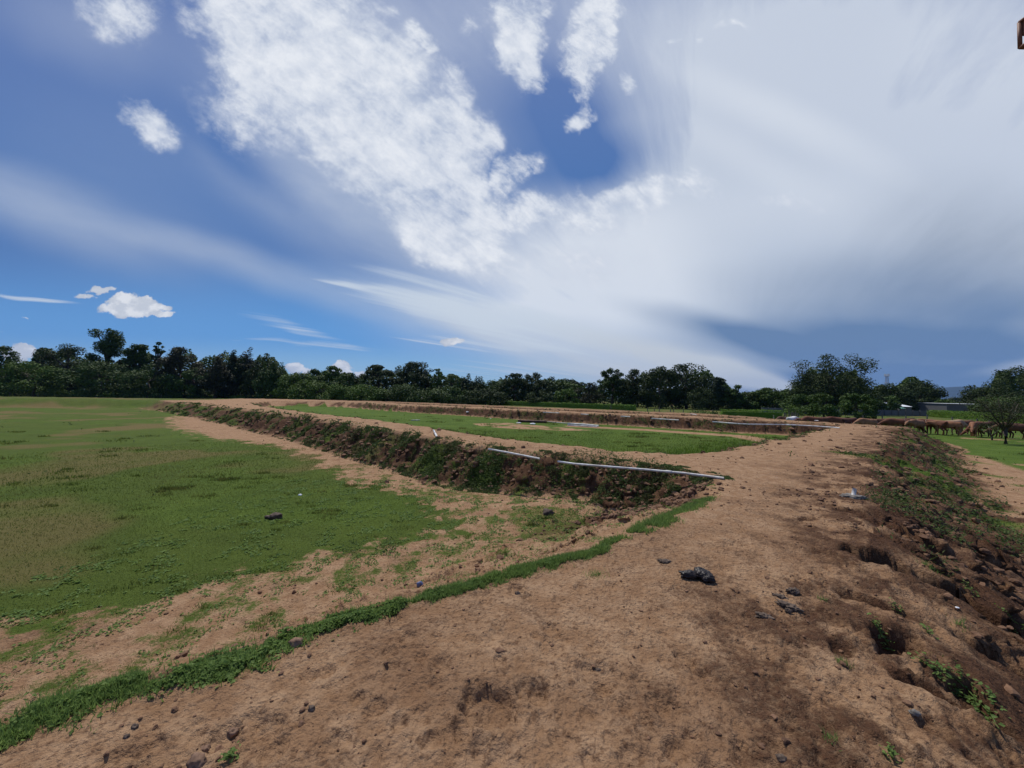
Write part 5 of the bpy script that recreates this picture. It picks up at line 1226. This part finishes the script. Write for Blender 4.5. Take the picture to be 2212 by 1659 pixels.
def weed(label, pts, n, spread, size, grassy=False):
    P0 = hit(*pts[0]); t = empty('weed', P0); r = np.random.default_rng(int(pts[0][0])); W = [hit(*p) for p in pts]
    q = r.random(n)*(len(W)-1 if len(W) > 1 else 0.999); P = []
    for k in q:
        i = int(k) if len(W) > 1 else 0; a = W[i]; b = W[min(i+1, len(W)-1)]; P.append(a.lerp(b, k-i))
    P = np.array([list(p) for p in P]); P[:, :2] += r.normal(0, spread, (n, 2)); P[:, 2] = gz(P[:, 0], P[:, 1]) + (0.0 if grassy else 1.0)*r.uniform(0.008, 0.035, n)
    V, Q = leaves(P-np.array(P0), size, 0.45, 0.7, r) if not grassy else blades(P-np.array(P0), size*3, size*0.28, 0.9, r)
    new_obj('leaves', np_mesh('leaves', V, Q), t, M_WEED)
    parts = [tube([Vector(W[i])-P0+Vector((0, 0, 0.008)), Vector(W[i+1])-P0+Vector((0, 0, 0.008))], 0.003, 5) for i in range(len(W)-1)] or [tube([(0, 0, -0.01), (0.005, 0, 0.03)], 0.004, 5)]
    V, Q = join(parts); new_obj('stem', np_mesh('stem', V, Q, True), t, M_WEED); tag(t, label, 'weed', 'single weeds on the bare soil')
weed('light green trailing weed running to the lower right edge', [(1985, 1424), (2020, 1448), (2062, 1466), (2090, 1492), (2115, 1520), (2140, 1545), (2158, 1578)], 230, 0.030, 0.024)
weed('light green weed left of the dark pit, hanging down the slope', [(1886, 1344), (1900, 1366), (1922, 1398)], 70, 0.016, 0.022)
weed('small grassy weed in the right foreground', [(1808, 1425), (1832, 1440)], 70, 0.016, 0.014, True)
weed('single small weed sprig at the bottom left edge', [(484, 1646), (508, 1634)], 60, 0.012, 0.017)
weed('small weed at the bottom right edge', [(1926, 1636)], 30, 0.014, 0.020)
weed('thin grass tuft near the bottom right', [(1788, 1588), (1798, 1612)], 40, 0.014, 0.014, True)
weed('small grass tuft right of the black dung heap', [(1770, 1293), (1784, 1300)], 34, 0.016, 0.014, True)
weed('weed sprig right of the trailing light green weed', [(1995, 1355), (2010, 1372)], 34, 0.016, 0.020)
weed('grass sprig left of the dark pit', [(1930, 1308), (1946, 1325)], 30, 0.016, 0.020)
weed('leafy sprig above the dark pit', [(2085, 1262), (2110, 1290)], 44, 0.022, 0.022)
weed('green tuft near the top of the dark soil patch', [(1990, 1218), (2015, 1232)], 70, 0.03, 0.018, True)
weed('sprig below the dark pit', [(2065, 1345), (2085, 1358)], 44, 0.022, 0.018, True)
weed('sprig at the right edge beside the pit', [(2170, 1330), (2200, 1350)], 60, 0.03, 0.024)
weed('grass tuft on the dirt just below the weed strip end', [(1275, 1246), (1298, 1240)], 110, 0.035, 0.016, True)

def lantern():
    """framed lamp head reaching in over the bank from a post outside the picture"""
    Y = 3.2; d_ = ray(2203, 104); k_ = (Y-0.06)/d_[1]; c = Vector((d_[0]*k_+0.09+0.26, Y+0.03, EYE+d_[2]*k_+0.12+0.19)); t = empty('lamp_post', (5.6, 3.6, float(ground_z(np.array([5.6]), np.array([3.6]))[0]))); o0 = t.location.copy()
    M_F = simple('brown_frame', (0.16, 0.075, 0.050), (0.26, 0.13, 0.085), 9, 0.6); m, nt, b = mat('teal_glass'); b.inputs['Base Color'].default_value = (0.30, 0.52, 0.53, 1); b.inputs['Roughness'].default_value = 0.25
    fr = []; s = 0.09; z0 = c.z-0.12; z1 = c.z+0.13
    for sx in (-1, 1):
        for sy in (-1, 1): fr.append(tube([Vector((c.x+sx*s, c.y+sy*s, z0))-o0, Vector((c.x+sx*s*0.97, c.y+sy*s, z1))-o0], 0.016, 6))
    for z in (z0, z1):
        k = [Vector((c.x+a*s, c.y+b_*s, z))-o0 for a, b_ in ((-1, -1), (1, -1), (1, 1), (-1, 1))]
        for i in range(4): fr.append(tube([k[i], k[(i+1) % 4]], 0.014, 6))
    V, Q = join(fr); new_obj('frame', np_mesh('frame', V, Q, True), t, M_F)
    V, Q = box(c.x-s+0.02-o0.x, c.x+s-0.02-o0.x, c.y-s+0.02-o0.y, c.y+s-0.02-o0.y, z0-0.004-o0.z, z0+0.10-o0.z); new_obj('glass', np_mesh('glass', V, Q), t, m)
    V, Q = box(c.x-s+0.01-o0.x, c.x+s-0.01-o0.x, c.y-s+0.01-o0.y, c.y+s-0.01-o0.y, z0+0.102-o0.z, z1-0.002-o0.z); new_obj('hood', np_mesh('hood', V, Q), t, M_F)
    V, Q = tube([Vector((c.x, c.y, z1))-o0, Vector((c.x+0.4, c.y+0.1, z1+0.25))-o0, Vector((5.6, 3.6, z1+0.1))-o0], 0.025, 8); new_obj('arm', np_mesh('arm', V, Q, True), t, M_F)
    V, Q = tube([(0, 0, -0.4), (0, 0, 3), (0, 0, z1+0.3-o0.z)], [0.06, 0.05, 0.04], 12); new_obj('post', np_mesh('post', V, Q, True), t, M_F)
    tag(t, 'brown framed lamp head with pale teal glass at the upper right corner', 'lamp')
lantern()

def haze():
    V, Q = box(-6500, 6500, -200, 9500, -40, 560)
    m = bpy.data.materials.new('air'); m.use_nodes = True; nt = m.node_tree; nt.nodes.clear(); out = nt.nodes.new('ShaderNodeOutputMaterial'); v = nt.nodes.new('ShaderNodeVolumePrincipled')
    v.inputs['Density'].default_value = 0.00005; v.inputs['Color'].default_value = (0.24, 0.48, 1.0, 1); v.inputs['Anisotropy'].default_value = 0.0
    nt.links.new(v.outputs[0], out.inputs['Volume']); o = new_obj('haze', np_mesh('haze', V, Q), None, m); tag(o, 'thin blue haze of the warm air over the plain', 'haze', kind='stuff')
haze()
